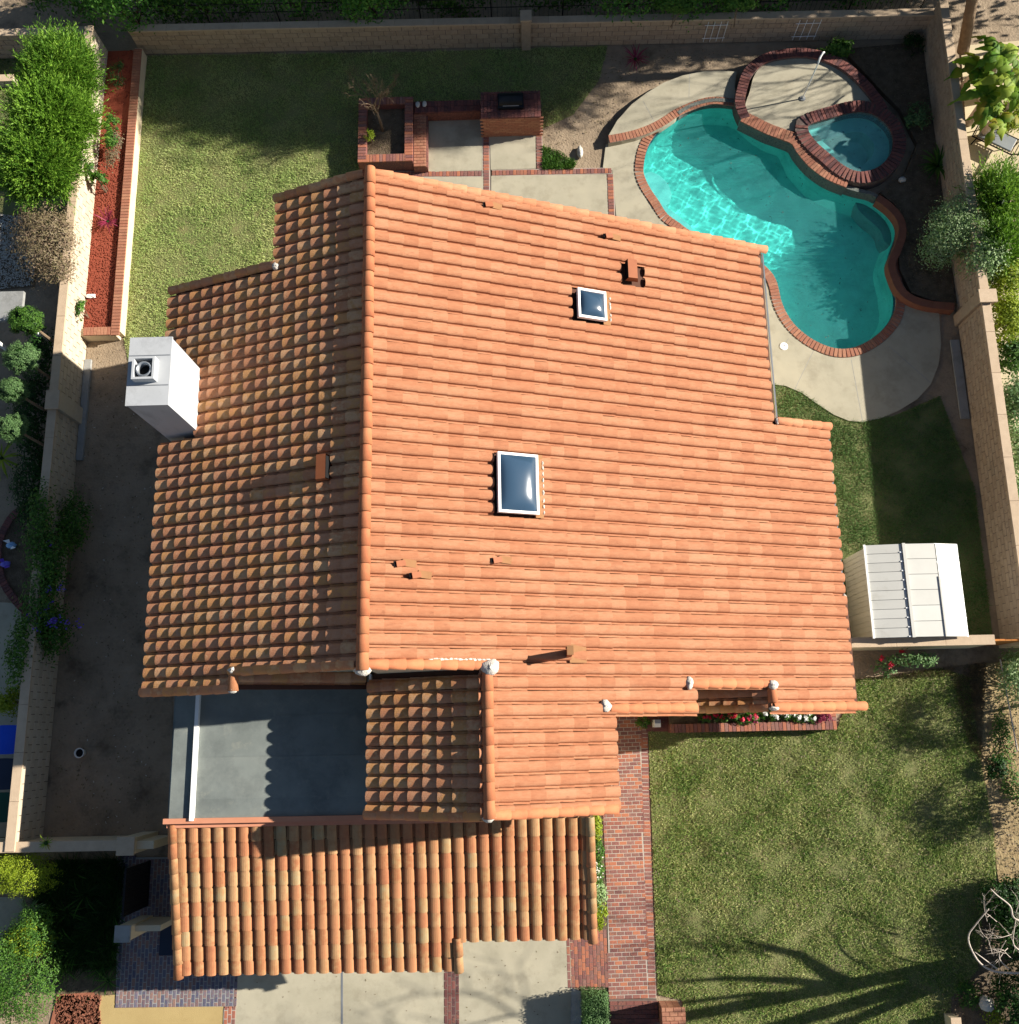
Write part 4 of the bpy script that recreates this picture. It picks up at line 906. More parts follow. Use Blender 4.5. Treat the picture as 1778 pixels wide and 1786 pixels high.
MB().box(((q0.x+q1.x)/2, (q0.y+q1.y)/2, zb/2-.02), (q1.x-q0.x, q0.y-q1.y, zb-.04)).build('bench_body', M['brick_d'], be)
lay_bricks(be, [(q0.x, q1.y), (q1.x, q1.y), (q1.x, q0.y), (q0.x, q0.y)], R(90), (.2,.095,.05), zb+.02, M['brick_d'], maxn=100, bond=0)
for k, (px, py) in enumerate(((729,183),(741,182))):
    o = at(px, py, zb+.03); t = thing('pale_sandal', ['left of two pale flat sandals on the brick bench', 'right of two pale flat sandals on the brick bench'][k], 'stone', o, 'pale sandals on the brick bench'); MB().blob((o.x, o.y, o.z+.02), (.075,.12,.03), 10, 5, .06).build('stone', M['stone'], t, True)  # plain ovals standing for a pair of pale sandals
bq = thing('barbecue_island', 'brick barbecue island with built-in steel grill', 'barbecue', at(890,200)); zq = .95
q0, q1 = at(839,160,zq), at(944,204,zq); w_, h_ = q1.x-q0.x, q0.y-q1.y
cx, cy = (q0.x+q1.x)/2, (q0.y+q1.y)/2
MB().box((cx, cy, zq/2-.02), (w_-.04, h_-.04, zq-.06)).build('island_body', M['brick_d'], bq)
lay_bricks(bq, [(q0.x, q1.y), (q1.x, q1.y), (q1.x, q0.y), (q0.x, q0.y)], R(90), (.2,.095,.05), zq+.02, M['brick_d'], maxn=150, bond=0)
L = []
for r in range(11):
    x = q0.x+.05+(.1 if r % 2 else 0)
    while x < q1.x: L.append((x, q1.y+.01, .06+r*.083, 0)); x += .2
put_bricks(bq, L, (.19,.04,.072), M['brick_o'], 80, 'face_brick')
gr_ = MB().box((cx, cy+.05, zq+.06), (.80, .52, .10)).build('grill_base', M['steel'], bq)
mb = MB(); vs = []; fs = []
for i in range(9):
    a = math.pi*i/8; vs += [(cx-.36, cy+.09-.22*math.cos(a), zq+.11+.16*math.sin(a)), (cx+.36, cy+.09-.22*math.cos(a), zq+.11+.16*math.sin(a))]
    if i: fs.append((2*i-2, 2*i-1, 2*i+1, 2*i))
fs += [tuple(range(0, 18, 2)), tuple(range(1, 18, 2))[::-1]]; mb.add(vs, fs); lid = mb.build('lid', M['steel'], bq)
MB().tube([(cx-.25, cy-.2, zq+.2), (cx+.25, cy-.2, zq+.2)], .014, 6).build('handle', M['silver'], lid)

# front flower planter
fp = thing('flower_planter', 'long narrow brick planter full of red and white flowers below the front eave', 'planter', at(1300,1262)); zf = .45
q0, q1 = at(1168,1240,zf), at(1461,1272,zf)
for (x, y, lx, ly) in (((q0.x+q1.x)/2, q1.y+.11, q1.x-q0.x, .22), (q1.x-.13, (q0.y+q1.y)/2+.11, .26, q0.y-q1.y-.22), ((q0.x+q1.x)/2, q0.y+.11, q1.x-q0.x, .22)):
    MB().box((x, y, zf/2-.03), (lx, ly, zf-.05)).build('wall_body', M['brick_d'], fp); L = []
    if lx > ly:
        k = x-lx/2+.05
        while k < x+lx/2: L.append((k, y, zf-.02, R(90))); k += .105
        put_bricks(fp, L, (.23,.095,.05), M['brick'], 110, 'cap_brick')
    else: put_bricks(fp, [(x, y-ly/2+.06+i*.105, zf-.02, 0) for i in range(int(ly/.105))], (.26,.095,.05), M['brick'], 30, 'cap_brick')
MB().prism([(q0.x, q1.y+.2), (q1.x-.25, q1.y+.2), (q1.x-.25, q0.y), (q0.x, q0.y)], .2, .32).build('soil', M['soil'], fp)
lay = sheet('planter_edging', poly([(1129,1245),(1175,1245),(1175,1276),(1127,1276)]), .02, M['brick_d'], th=.05)
q = at(1143,1262); wb = thing('white_box', 'small white box post at the left end of the flower planter', 'box', (q.x, q.y, 0)); MB().box((q.x, q.y, .26), (.17, .20, .52)).build('body', M['white'], wb); MB().box((q.x, q.y+.05, .53), (.15, .10, .02)).build('lid', M['silver'], wb)  # grey lid stands for the shaded top of the white box
ORD = ['first','second','third','fourth','fifth','sixth','seventh','eighth','ninth','tenth','eleventh','twelfth']
def flowers(px0, px1, py0, py1, z, n, mt, col, cat='flowers'):
    for i in range(n):
        o = at(px0+(px1-px0)*(i+.5)/n+random.uniform(-4, 4), random.uniform(py0, py1), z); t = thing('flower_plant', '%s flowering plant, %s of its colour from the left in the brick front planter' % (col, ORD[i]), cat, (o.x, o.y, .32), 'flowers in the front planter')
        P, N = crown_pts([(o.x, o.y, z-.02, .06, .06, .03)], 18, 6, .3); leafmesh('petals', M[mt], t, P, N, .07, .06)
        P, N = crown_pts([(o.x, o.y, z-.16, .14, .13, .12)], 110, 8, .25); leafmesh('foliage', M['lf_mid'], t, P, N, .07, .04)
flowers(1222, 1325, 1246, 1256, .62, 9, 'fl_red', 'red'); flowers(1335, 1425, 1243, 1254, .62, 11, 'fl_white', 'white'); flowers(1300, 1330, 1250, 1257, .64, 2, 'fl_mag', 'pink')
o = at(1122,1258); shrub('small_shrub', 'small round green shrub at the corner of walkway and flower planter', 'shrub', o, [(0,0,.2,.18,.18,.2)], 500, .06, 'lf_mid')
o = at(1435,1250, .5); shrub('small_shrub', 'reddish green plant at the right end of the flower planter', 'plant', (o.x, o.y, .32), [(0,0,.2,.2,.16,.14)], 300, .07, 'fl_mag')

# ================================================================== SHED
sh = thing('garden_shed', 'white sheet metal garden shed in the right side yard', 'shed', (at(1590,1040).x, at(1590,1040).y, 0))
xw, ye0, ye1 = at(1512,1030,1.75).x, at(1600,1112,1.75).y, at(1600,950,1.75).y; xr_ = at(1680,1030,1.72).x; xs = at(1583,1030,1.98).x; xm = at(1643,1050,1.92).x
MB().box(((xw+xr_)/2, (ye0+ye1)/2, .86), (xr_-xw-.12, ye1-ye0-.12, 1.68)).build('wall', M['shedw'], sh)
mb = MB(); k = 17
for i in range(k): y = ye0+.06+(ye1-ye0-.12)*(i+.5)/k; mb.box((xw+.055, y, .86), (.016, (ye1-ye0)/k-.02, 1.72), 0, None, .004)
mb.build('siding_rib', M['shedw'], sh)
prof = [(xw, 1.84), (xs, 1.95), (xm, 1.93), (xr_, 1.74)]
for s in range(3):
    (xa_, za), (xb_, zb_) = prof[s], prof[s+1]; k = 10 if s == 0 else 6 if s == 1 else 5
    for i in range(k):
        y0 = ye0+(ye1-ye0)*i/k; y1 = ye0+(ye1-ye0)*(i+1)/k; g = .012
        m_ = MB(); m_.add([(xa_+.01, y0+g/2, za), (xb_-.015, y0+g/2, zb_), (xb_-.015, y1-g/2, zb_), (xa_+.01, y1-g/2, za), (xa_+.01, y0+g/2, za-.03), (xb_-.015, y0+g/2, zb_-.03), (xb_-.015, y1-g/2, zb_-.03), (xa_+.01, y1-g/2, za-.03)], [(0, 1, 2, 3), (0, 4, 5, 1), (1, 5, 6, 2), (2, 6, 7, 3), (3, 7, 4, 0)])
        m_.build('roof_panel', M['shedw'], sh)
mb = MB(); mb.add([(x, y, z-.03) for y in (ye0, ye1) for x, z in prof], [(0, 1, 5, 4), (1, 2, 6, 5), (2, 3, 7, 6)]); mb.build('roof_underside', M['silver'], sh)
MB().box((xs+.04, (ye0+ye1)/2, 1.96), (.08, ye1-ye0+.02, .05)).build('ridge_cap', M['shedw'], sh); MB().box((xw+.02, (ye0+ye1)/2, 1.845), (.05, ye1-ye0+.02, .05)).build('eave_trim', M['white'], sh)
mb = MB(); mb.box((xm+.01, (ye0+ye1)/2-.45, 1.935), (.05, (ye1-ye0)*.64, .045)); mb.build('seam_cap', M['shedw'], sh)
for i in range(10): MB().box((xs-.03, ye0+(ye1-ye0)*i/10+.02, 1.945), (.10, .03, .03)).build('rib_end', M['white'], sh)
mb = MB()
for (xa_, za), (xb_, zb_) in zip(prof[:-1], prof[1:]):
    for y in (ye0+.06, ye1-.06): mb.add([(xa_+.05, y, 1.70), (xb_-.05, y, 1.70), (xb_-.05, y, zb_-.035), (xa_+.05, y, za-.035)], [(0, 1, 2, 3)])
mb.build('gable', M['shedw'], sh)

# ================================================================== SMALL THINGS
o = at(1367,604,.02); t = thing('skimmer_lid', 'round white skimmer lid in the concrete by the pool corner', 'lid', o); MB().lathe((o.x, o.y, .02), [(.0, .014), (.10, .016), (.125, .012), (.13, .0)], 20).build('cover', M['white'], t, True); MB().box((o.x+.02, o.y+.01, .037), (.05,.02,.004)).build('latch', M['dark'], t)
o = at(1012,267); t = thing('garden_rock', 'long pale rock lying on the dirt beside the patio', 'rock', o); MB().blob((o.x, o.y, .05), (.10,.24,.08), 9, 6, .15).build('stone', M['stone'], t, True); bpy.data.objects[t.name]
o = at(1573,315,.15); t = thing('garden_rock', 'rounded white rock in the dark bed below the spa', 'rock', o); MB().blob((o.x, o.y, .2), (.13,.10,.08), 9, 6, .12).build('stone', M['stone'], t, True)
o = at(1717,1748); t = thing('garden_rock', 'round grey boulder in the bottom right corner', 'rock', o); MB().blob((o.x, o.y, .12), (.2,.2,.17), 10, 7, .12).build('stone', M['stone'], t, True)
o = at(1655,1778); t = thing('marker_post', 'short pale post at the bottom right of the front lawn', 'post', o); MB().box((o.x, o.y, .22), (.22,.30,.44)).build('shaft', M['stucco'], t); MB().box((o.x, o.y, .455), (.26,.34,.03)).build('cap', M['cap'], t)
o = at(145,1313); t = thing('plant_pot', 'round pot with white rim and dark soil in the bare side yard', 'pot', o); MB().lathe((o.x, o.y, 0), [(.09, .0), (.13, .22), (.14, .24), (.115, .24), (.11, .19)], 18).build('pot', M['white'], t, True); MB().lathe((o.x, o.y, 0), [(0, .19), (.112, .19)], 18).build('soil', M['dark'], t)
b0 = at(1400,172,.3); t = thing('hooked_pole', 'thin white pole with hooked top standing on the shaded spa pad', 'pole', b0)
MB().tube([(b0.x, b0.y, .3), (b0.x+.02, b0.y, 2.3)], .022, 8).build('shaft', M['white'], t)
MB().tube([(b0.x+.02, b0.y, 2.3), (b0.x+.05, b0.y, 2.42), (b0.x-.02, b0.y-.08, 2.5), (b0.x-.1, b0.y-.2, 2.42), (b0.x-.11, b0.y-.25, 2.3)], .028, 8).build('hook', M['white'], t)
MB().lathe((b0.x, b0.y, .3), [(.1, 0), (.09, .03), (.03, .04)], 14).build('base_plate', M['silver'], t)
o = at(1165,1755); t = thing('brick_pillar', 'square brick gate pillar with cap at the foot of the walkway', 'pillar', o)
MB().box((o.x, o.y-.12, .42), (.44, .5, .84)).build('shaft', M['brick_d'], t); L = []
for r in range(9):
    for i in range(3): L.append((o.x-.16+i*.165, o.y+.12, .06+r*.088, 0)); L.append((o.x-.225, o.y-.3+i*.17, .06+r*.088, R(90)))
put_bricks(t, L, (.155,.04,.076), M['brick_o'], 80, 'face_brick'); lay_bricks(t, [(o.x-.28, o.y-.42), (o.x+.28, o.y-.42), (o.x+.28, o.y+.16), (o.x-.28, o.y+.16)], 0, (.19,.095,.06), .92, M['brick_o'], maxn=30, name='cap_brick')
# neighbours' things, left
def bin_(px, py, z, w, d, mt, label):
    o = at(px, py, z); t = thing('wheelie_bin', label, 'bin', (o.x, o.y, 0), 'bins beyond the left wall')
    MB().box((o.x, o.y, z/2-.02), (w*.9, d*.9, z-.06), 0, None, .02).build('bin_body', M[mt], t)
    mb = MB(); mb.prism(smooth([(o.x+sx*w/2*q, o.y+sy*d/2*r) for sx, sy, q, r in ((-1,-1,1,.8),(-1,-1,.8,1),(1,-1,.8,1),(1,-1,1,.8),(1,1,1,.8),(1,1,.8,1),(-1,1,.8,1),(-1,1,1,.8))], 3), z-.03, z+.03); lid = mb.build('lid', M[mt], t)
    MB().box((o.x+w*.47, o.y, z+.05), (.04, d*.7, .05)).build('handle', M[mt], lid)
bin_(10,1290,1.05,.62,.75,'blue','blue plastic bin beyond the left wall'); bin_(4,1350,1.0,.6,.8,'navy','dark navy bin beyond the left wall'); bin_(2,1408,1.0,.6,.75,'green_p','dark green bin nearest the front beyond the left wall')
sheet('neighbour_path', poly([(-200,1040),(30,1052),(52,1100),(45,1180),(20,1460),(-200,1460)]), .0, M['conc'], th=.03)
sheet('neighbour_yard', poly([(-200,60),(150,110),(140,330),(60,480),(-200,480)]), -.004, M['lawn'])
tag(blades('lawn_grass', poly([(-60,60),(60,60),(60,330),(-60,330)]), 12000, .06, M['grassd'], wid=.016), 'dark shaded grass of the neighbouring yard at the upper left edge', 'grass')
ringn = smooth(poly([(58,880),(22,900),(-2,950),(2,1005),(25,1045),(55,1075)], .12), 5, False); t = tag(ribbon(ringn, -.11, .11, 0, .12).build('brick_edging', M['jointd']), kind='structure'); brick_path(t, ringn, (.21,.095,.04), .145, M['brick_d'])
sheet('neighbour_bed', poly([(62,878),(25,900),(3,950),(6,1005),(28,1043),(60,1072),(90,1000)]), .06, M['soil'], th=.08)
for px, py, mt, lb in ((24,952,'white','pale blue bird ornament in the neighbouring round bed'),(14,985,'fl_pur','small blue and violet garden ornament in the neighbouring round bed')):
    o = at(px, py, .1); t = thing('garden_ornament', lb, 'ornament', o); MB().blob((o.x, o.y, .22), (.16,.10,.07), 9, 6, .1).build('body', mat('blue_glaze_'+mt, ['6a9ac8', '8ab4d8'] if mt == 'white' else ['5a58c0', '7a70d0'], rough=.4), t, True); MB().tube([(o.x, o.y, .05), (o.x, o.y, .2)], .02, 6).build('stake', M['rail'], t)
    mb = MB(); mb.add([(o.x, o.y, .25), (o.x-.22, o.y+.12, .30), (o.x-.05, o.y+.16, .28)], [(0, 1, 2)]); mb.add([(o.x, o.y, .25), (o.x+.18, o.y-.1, .30), (o.x+.02, o.y-.14, .28)], [(0, 1, 2)]); mb.build('wing', M['white'] if mt == 'white' else M['fl_pur'], t)
o = at(10,530,2.2); t = thing('neighbour_canopy', 'corner of a flat grey patio cover at the left edge', 'patio cover', (o.x, o.y, 0))
q0, q1 = at(-60,512,2.2), at(38,560,2.2); MB().box(((q0.x+q1.x)/2, (q0.y+q1.y)/2, 2.2), (q1.x-q0.x, q0.y-q1.y, .12)).build('roof', M['concd'], t)
for x in (q0.x+.1, q1.x-.1): MB().box((x, q1.y+.1, 1.07), (.1, .1, 2.14)).build('post', M['white'], t)
q0, q1 = at(-60,150), at(32,150); t = thing('garden_kerb', 'low pale kerb crossing the neighbouring yard at the upper left', 'kerb', ((q0.x+q1.x)/2, q0.y, 0)); MB().box(((q0.x+q1.x)/2, q0.y, .15), (q1.x-q0.x, .2, .3)).build('kerb_body', M['blockl'], t); MB().box(((q0.x+q1.x)/2, q0.y, .32), (q1.x-q0.x, .25, .04)).build('coping', M['cap'], t)
nw = block_wall('neighbour_wall', 'shaded block wall of the neighbouring yard at the top left corner', (-18, 22.3), (-13.62, 22.3), 1.1, .2, 'block', maxn=60, near=(-14, 22))
sheet('gravel_bed', poly([(-80,365),(70,380),(60,500),(-80,512)]), .0, M['soil'])  # dark soil under the gravel stands for the black of the dappled shadow
# right neighbour
sheet('neighbour_patio', poly([(1676,80),(1900,60),(1900,900),(1745,900),(1715,560),(1690,300)]), .0, M['patio_t'])
cl_ = at(1752,248,.35); t = thing('chaise_lounge', 'black wrought iron chaise lounge on the sunny neighbouring patio', 'lounge chair', (cl_.x, cl_.y, 0)); m_ = Matrix.Translation((cl_.x, cl_.y, 0)) @ Matrix.Rotation(R(-32), 4, 'Z')
mb = MB()
for sy in (-.3, .3): mb.tube([(-.95, sy, .35), (.35, sy, .35), (.95, sy, .85)], .022, 6); 
mb.tube([(-.95, -.3, .35), (-.95, .3, .35)], .022, 6); mb.tube([(.95, -.3, .85), (.95, .3, .85)], .022, 6); put(mb, m_).build('frame', M['rail'], t)
for i in range(20):
    x = -.9+i*.095; z = .35 if x < .35 else .35+(x-.35)*.83; put(MB().tube([(x, -.3, z), (x, .3, z)], .014, 5), m_).build('slat', M['rail'], t)
for x, y in ((-.8, -.3), (-.8, .3), (.4, -.3), (.4, .3)): put(MB().tube([(x, y, .35), (x-.03, y, 0)], .02, 6), m_).build('leg', M['rail'], t)
put(MB().box((-.25, 0, .385), (1.1, .5, .05), 0, None, .02), m_).build('cushion', M['silver'], t)
o = at(1770,330,.0); t = thing('plant_pot', 'terracotta pot at the right edge of the neighbouring patio', 'pot', o); MB().lathe((o.x, o.y, 0), [(.14, 0), (.2, .34), (.22, .38), (.18, .38), (.17, .3), (0, .3)], 18).build('pot', M['terra'], t, True)

# ================================================================== PLANTS
def S_(name, label, cat, px, py, z, blobs, n, leaf, mt, **k):
    o = at(px, py, z); return shrub(name, label, cat, (o.x, o.y, k.pop('base', 0)), [(b[0], b[1], z+b[2], b[3], b[4], b[5]) for b in blobs], n, leaf, mt, **k)
# big feathery juniper hedge at the upper left: three shrubs
def feather(label, px, py, zc, r, n, mt, seed=0, group='feathery junipers beyond the left wall', name='juniper'):
    o = at(px, py, zc); t = thing(name, label, 'conifer', (o.x, o.y, 0), group); Ps, Ts, Ns = [], [], []
    k = n//16
    d = rng.normal(size=(k, 3)); d[:, 2] = np.abs(d[:, 2])*.9-.3; d /= np.linalg.norm(d, axis=1)[:, None]
    rad = np.array(r)*(.62+.3*rng.random((k, 1))+.16*np.sin(5*d[:, :1]+3*d[:, 1:2])*np.cos(4*d[:, 1:2]+px)); c = np.array([o.x, o.y, zc])+d*rad
    ax = d*np.array([1, 1, .5])+rng.normal(size=(k, 3))*.25+np.array([.1, .25, .35]); ax /= np.linalg.norm(ax, axis=1)[:, None]; ln = np.where(rng.random(k) < .2, rng.uniform(.6, .95, k), rng.uniform(.25, .6, k))
    for s in range(16):
        q = s/15; side = rng.normal(size=(k, 3)); side -= (side*ax).sum(1)[:, None]*ax; side /= np.linalg.norm(side, axis=1)[:, None]
        T = ax*.8+side*.55; Ps.append(c+ax*(ln*q)[:, None]+side*.03); Ts.append(T/np.linalg.norm(T, axis=1)[:, None]); Ns.append(np.cross(T, rng.normal(size=(k, 3)))+np.array([0, 0, .4]))
    P, T, N = map(np.concatenate, (Ps, Ts, Ns)); N -= (N*T).sum(1)[:, None]*T; N /= np.maximum(1e-6, np.linalg.norm(N, axis=1))[:, None]
    tone = np.clip(np.tile(rng.random(k), 16)*.5+np.repeat(np.arange(16)/15, k)*.45+rng.random(len(P))*.25-.1, 0, .99)
    leafdir('foliage', M[mt], t, P, T, N, rng.uniform(.07, .15, len(P)), rng.uniform(.018, .036, len(P)), tone)
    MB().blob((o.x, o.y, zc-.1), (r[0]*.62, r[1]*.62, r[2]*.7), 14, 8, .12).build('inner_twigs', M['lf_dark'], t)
    MB().tube([(o.x, o.y, 0), (o.x, o.y, zc)], [.12, .06], 7).build('trunk', M['bark'], t)
feather('bright green feathery juniper, tallest and topmost of the three by the left wall', 112, 138, 2.4, (.78,.95,1.1), 48000, 'lf_juniper')
feather('bright green feathery juniper, broad middle one of the three by the left wall', 98, 212, 2.3, (.95,1.05,1.15), 58000, 'lf_juniper')
feather('bright green feathery juniper, lowest one of the three next to the dry bush', 72, 290, 2.1, (.9,.95,1.05), 48000, 'lf_juniper')
S_('dry_shrub', 'brown half-dry twiggy shrub between the juniper and the topiary', 'shrub', 82, 425, 1.7, [(0,0,0,.75,1.0,.7),(-.5,.5,-.2,.6,.6,.5),(.2,-.7,-.2,.5,.5,.5)], 9000, .09, 'lf_grey', clumps=60, sig=.22, wd=.3, stems=10)
for k, (px, py, r, lb, z) in enumerate(((46,560,(.45,.38,.38),'feathery clipped topiary ball at the top of the row of four',2.5), (40,626,(.46,.42,.40),'oval clipped topiary ball second from the top of the row',2.4), (24,682,(.38,.33,.33),'small clipped topiary ball third from the top of the row',2.3), (24,747,(.38,.36,.35),'rounded clipped topiary ball lowest of the row of four',2.3))):
    o = at(px, py, z); t = thing('topiary_tree', lb, 'topiary', (o.x+.25, o.y-.1, 0), 'clipped topiary trees beyond the left wall'); P, N = crown_pts([(o.x, o.y, z, *r)], 7000, 90, .1, .85)
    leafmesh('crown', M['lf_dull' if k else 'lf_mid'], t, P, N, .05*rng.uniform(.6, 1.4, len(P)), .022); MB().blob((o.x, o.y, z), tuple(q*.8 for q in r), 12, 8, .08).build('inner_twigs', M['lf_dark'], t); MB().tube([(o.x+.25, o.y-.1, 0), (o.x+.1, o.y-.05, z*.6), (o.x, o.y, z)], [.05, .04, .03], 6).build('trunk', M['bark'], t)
fronds('cycad', 'yellow-tipped spiky palm at the left edge below the topiary', 'palm', at(5,800,.4), 26, 1.0, .07, 'lf_yel', up=.7)
S_('dark_shrub', 'dark shaded bushy shrub behind the topiary on the far side of the left wall', 'shrub', 60, 850, .5, [(0,0,0,.55,1.2,.5),(-.2,2.2,.1,.5,1.2,.5),(-.1,3.8,.2,.4,.9,.5)], 7000, .1, 'lf_dark', clumps=70)
# purple flowering vine over the left wall
o = at(78,1000,1.2); vn = shrub('flowering_vine', 'green vine with violet flowers spilling over the left wall', 'vine', (-13.7, o.y, 0), [(.15,1.2,1.45,.35,1.0,.35),(.45,.4,1.1,.4,.9,.5),(.3,-.9,1.3,.4,.7,.4),(.7,1.6,.6,.4,.7,.4),(-.1,-2.2,1.45,.3,.8,.3),(.5,-1.6,.8,.4,.6,.5)], 9500, .1, 'lf_mid', clumps=70, sig=.28)
P = []; 
for px, py in ((84,1025),(107,1026),(86,1053),(62,1078),(92,1082),(95,1085),(68,1095),(100,1081),(115,1087),(90,1088),(52,1077),(84,952),(75,1065),(135,1090)):
    for k in range(12): q = at(px, py, 1.5); P.append((q.x+random.gauss(0, .07), q.y+random.gauss(0, .07), q.z+random.gauss(0, .05)))
P = np.array(P); leafmesh('blossom', M['fl_pur'], vn, P, rng.normal(size=P.shape)+np.array([0, 0, 1]), .07, .05)
S_('potted_shrub', 'loose yellow-green shrub on the neighbouring path above the blue bin', 'shrub', 18, 1222, .5, [(0,0,0,.32,.36,.35)], 1300, .08, 'lf_yel')
# bed plants in the raised bed
S_('bed_shrub', 'leafy green plants at the upper sunny end of the red mulch bed', 'plant', 203, 228, .55, [(0,0,0,.22,.26,.2),(.05,-.5,0,.2,.3,.18)], 900, .10, 'lf_mid', base=.33)
S_('bed_shrub', 'straggly green plant against the bright wall in the red mulch bed', 'plant', 180, 325, .6, [(0,0,0,.24,.2,.22),(-.2,.35,.15,.15,.2,.12)], 700, .11, 'lf_mid', base=.33, clumps=12)
S_('bed_shrub', 'low brown and green weeds in the middle of the red mulch bed', 'plant', 205, 270, .42, [(0,0,0,.25,.6,.08)], 900, .07, 'lf_grey', base=.33)
S_('bed_shrub', 'thin green trailing plant at the lower end of the red mulch bed', 'plant', 150, 548, .5, [(0,0,0,.10,.3,.14)], 300, .09, 'lf_mid', base=.33)
fronds('cordyline', 'spiky pink-purple cordyline plant in the red mulch bed', 'plant', at(190,388,.36), 34, .55, .045, 'fl_mag', up=1.1)
S_('bed_shrub', 'dark dry twigs in the shaded top end of the red mulch bed', 'plant', 212, 140, .5, [(0,0,0,.25,.5,.15)], 260, .2, 'lf_dark', base=.33, wd=.1)
fronds('cordyline', 'dark burgundy spiky plant on the shaded dirt left of the pool deck', 'plant', at(1108,105,.1), 36, .6, .045, 'fl_mag', up=1.0)
# bare tree in the planter
def bare_tree(name, label, loc, d, L, r, depth, mt, n=3, spread=.6, up=.15, extra=()):
    t = thing(name, label, 'tree', loc); mb = MB(); p = Vector(loc); q = p+Vector(d).normalized()*L; mb.tube([p, p.lerp(q, .5)+Vector((.02, .02, 0)), q], [r, r*.85, r*.75], 8); mb.build('trunk', M[mt], t, True)
    mb = MB()
    for k in range(n):
        dd = Vector(d).normalized()+Vector((math.cos(k*6.28/n+.5)*spread, math.sin(k*6.28/n+.5)*spread, .2)); branch(mb, q, dd, L*.75, r*.6, depth, spread, up, n)
    for e in extra: branch(mb, Vector(e[0]), Vector(e[1]), e[2], e[3], e[4], spread, up, n)
    mb.build('branch', M[mt], t, True); return t
o = at(668,228,.3); bare_tree('bare_tree', 'small bare leafless tree in the square brick planter', o, (-.1,.2,.8), .7, .055, 4, 'bark', n=3, spread=.6, up=.2)
S_('small_shrub', 'tiny bright green weed in the square brick planter', 'weed', 648, 246, .38, [(0,0,0,.14,.18,.07)], 350, .05, 'lf_yel', base=.3)
# beds right of the pool
S_('bed_shrub', 'dark green shrub beside the brick rim above the spa pad', 'shrub', 1462, 86, .35, [(0,0,0,.45,.25,.25)], 900, .12, 'lf_mid')
S_('bed_shrub', 'grassy dark tuft in the top right corner of the yard', 'shrub', 1595, 78, .3, [(0,0,0,.3,.3,.2)], 500, .16, 'lf_dark', wd=.2)
S_('bed_shrub', 'sparse dark leafy plant between spa and right wall', 'shrub', 1600, 205, .3, [(0,0,0,.35,.4,.2),(-.3,-.2,0,.2,.2,.15)], 500, .12, 'lf_dull', base=.15, wd=.35)
fronds('agapanthus', 'glossy strap-leaved plant in the bed between spa and right wall', 'plant', at(1635,292,.2), 46, .95, .09, 'lf_mid', up=1.2)
S_('airy_shrub', 'large airy grey-green shrub leaning against the right wall by the pool', 'shrub', 1652, 410, .95, [(0,0,0,.65,.75,.6),(.3,.5,.1,.5,.6,.5),(-.2,-.4,-.2,.55,.6,.45),(.5,-.1,.3,.4,.5,.4)], 11000, .075, 'lf_pale', base=.15, clumps=150, sig=.2, wd=.35, stems=8)
# beyond the right wall
def banana(label, px, py, zt, n, base):
    o = at(*base); t = thing('banana_plant', label, 'banana plant', o, 'banana plants beyond the right wall'); top = at(px, py, zt); mb = MB(); mb.tube([o, o.lerp(top, .5)+Vector((.05, .05, .1)), top], [.13, .11, .07], 8); mb.build('trunk', M['barkp'], t, True)
    for i in range(n):
        a = 2*math.pi*i/n+random.uniform(-.3, .3); L = random.uniform(.6, 1.35); m = MB(); vs = []; fs = []; w0 = random.uniform(.12, .20)
        for s in range(15):
            q = s/14; h = L*q*.85; z = top.z+L*(.75*q-.95*q*q); ww = w0*math.sin(math.pi*min(1, .08+q*.95))**.6+.004
            x, y = top.x+h*math.cos(a), top.y+h*math.sin(a); j = random.choice((.35, .8, .95, 1.0, 1.1))
            vs += [(x-ww*j*math.sin(a), y+ww*j*math.cos(a), z-.06), (x, y, z), (x+ww*j*math.sin(a), y-ww*j*math.cos(a), z-.06)]
            if s: fs += [(3*s-3, 3*s-2, 3*s+1, 3*s), (3*s-2, 3*s-1, 3*s+2, 3*s+1)]
        m.add(vs, fs); m.build('leaf', M['lf_ban'], t, True)
banana('tall banana plant with broad yellow-green leaves, upper one beyond the right wall', 1745, 95, 2.3, 13, (1712,175)); banana('banana plant with torn leaves, lower one beyond the right wall', 1722, 165, 1.9, 11, (1690,215)); banana('banana plant at the right edge of the picture', 1772, 150, 2.3, 11, (1742,235))
t = thing('palm_trunk_tree', 'leaning palm trunk with fibrous bark at the top right corner', 'palm', at(1680,95)); a, b = at(1680,90,.3), at(1745,-265,6.0); MB().tube([a, a.lerp(b, .5), b], [.19, .16, .14], 9).build('trunk', M['bark'], t, True)
for i in range(12):
    an = i*.53; mb = MB(); m_ = [b+Vector((math.cos(an)*s*.35, math.sin(an)*s*.35, .5*s*.35-.1*(s*.5)**2*1.3)) for s in range(6)]; mb.tube(m_, .015, 4); mb.build('frond_stem', M['lf_mid'], t)
    Pn = []; Tn = []
    for s in range(1, 40):
        q = s/40*5; k = int(q); c_ = m_[k].lerp(m_[min(5, k+1)], q-k)
        for sg in (-1, 1): Tn.append((-math.sin(an)*sg+.4*math.cos(an), math.cos(an)*sg+.4*math.sin(an), -.3)); Pn.append(c_+Vector(Tn[-1])*.2)
    Pn = np.array(Pn); Tn = np.array(Tn); Tn /= np.linalg.norm(Tn, axis=1)[:, None]; leafdir('frond', M['lf_mid'], t, Pn, Tn, np.tile(np.array([[.1, .1, 1.]]), (len(Pn), 1)), .45, .04)
feather('bright green conifer shrub just beyond the right wall above the airy shrub', 1738, 350, 1.3, (.6,.75,.9), 13000, 'lf_juniper', group='conifers beyond the right wall')
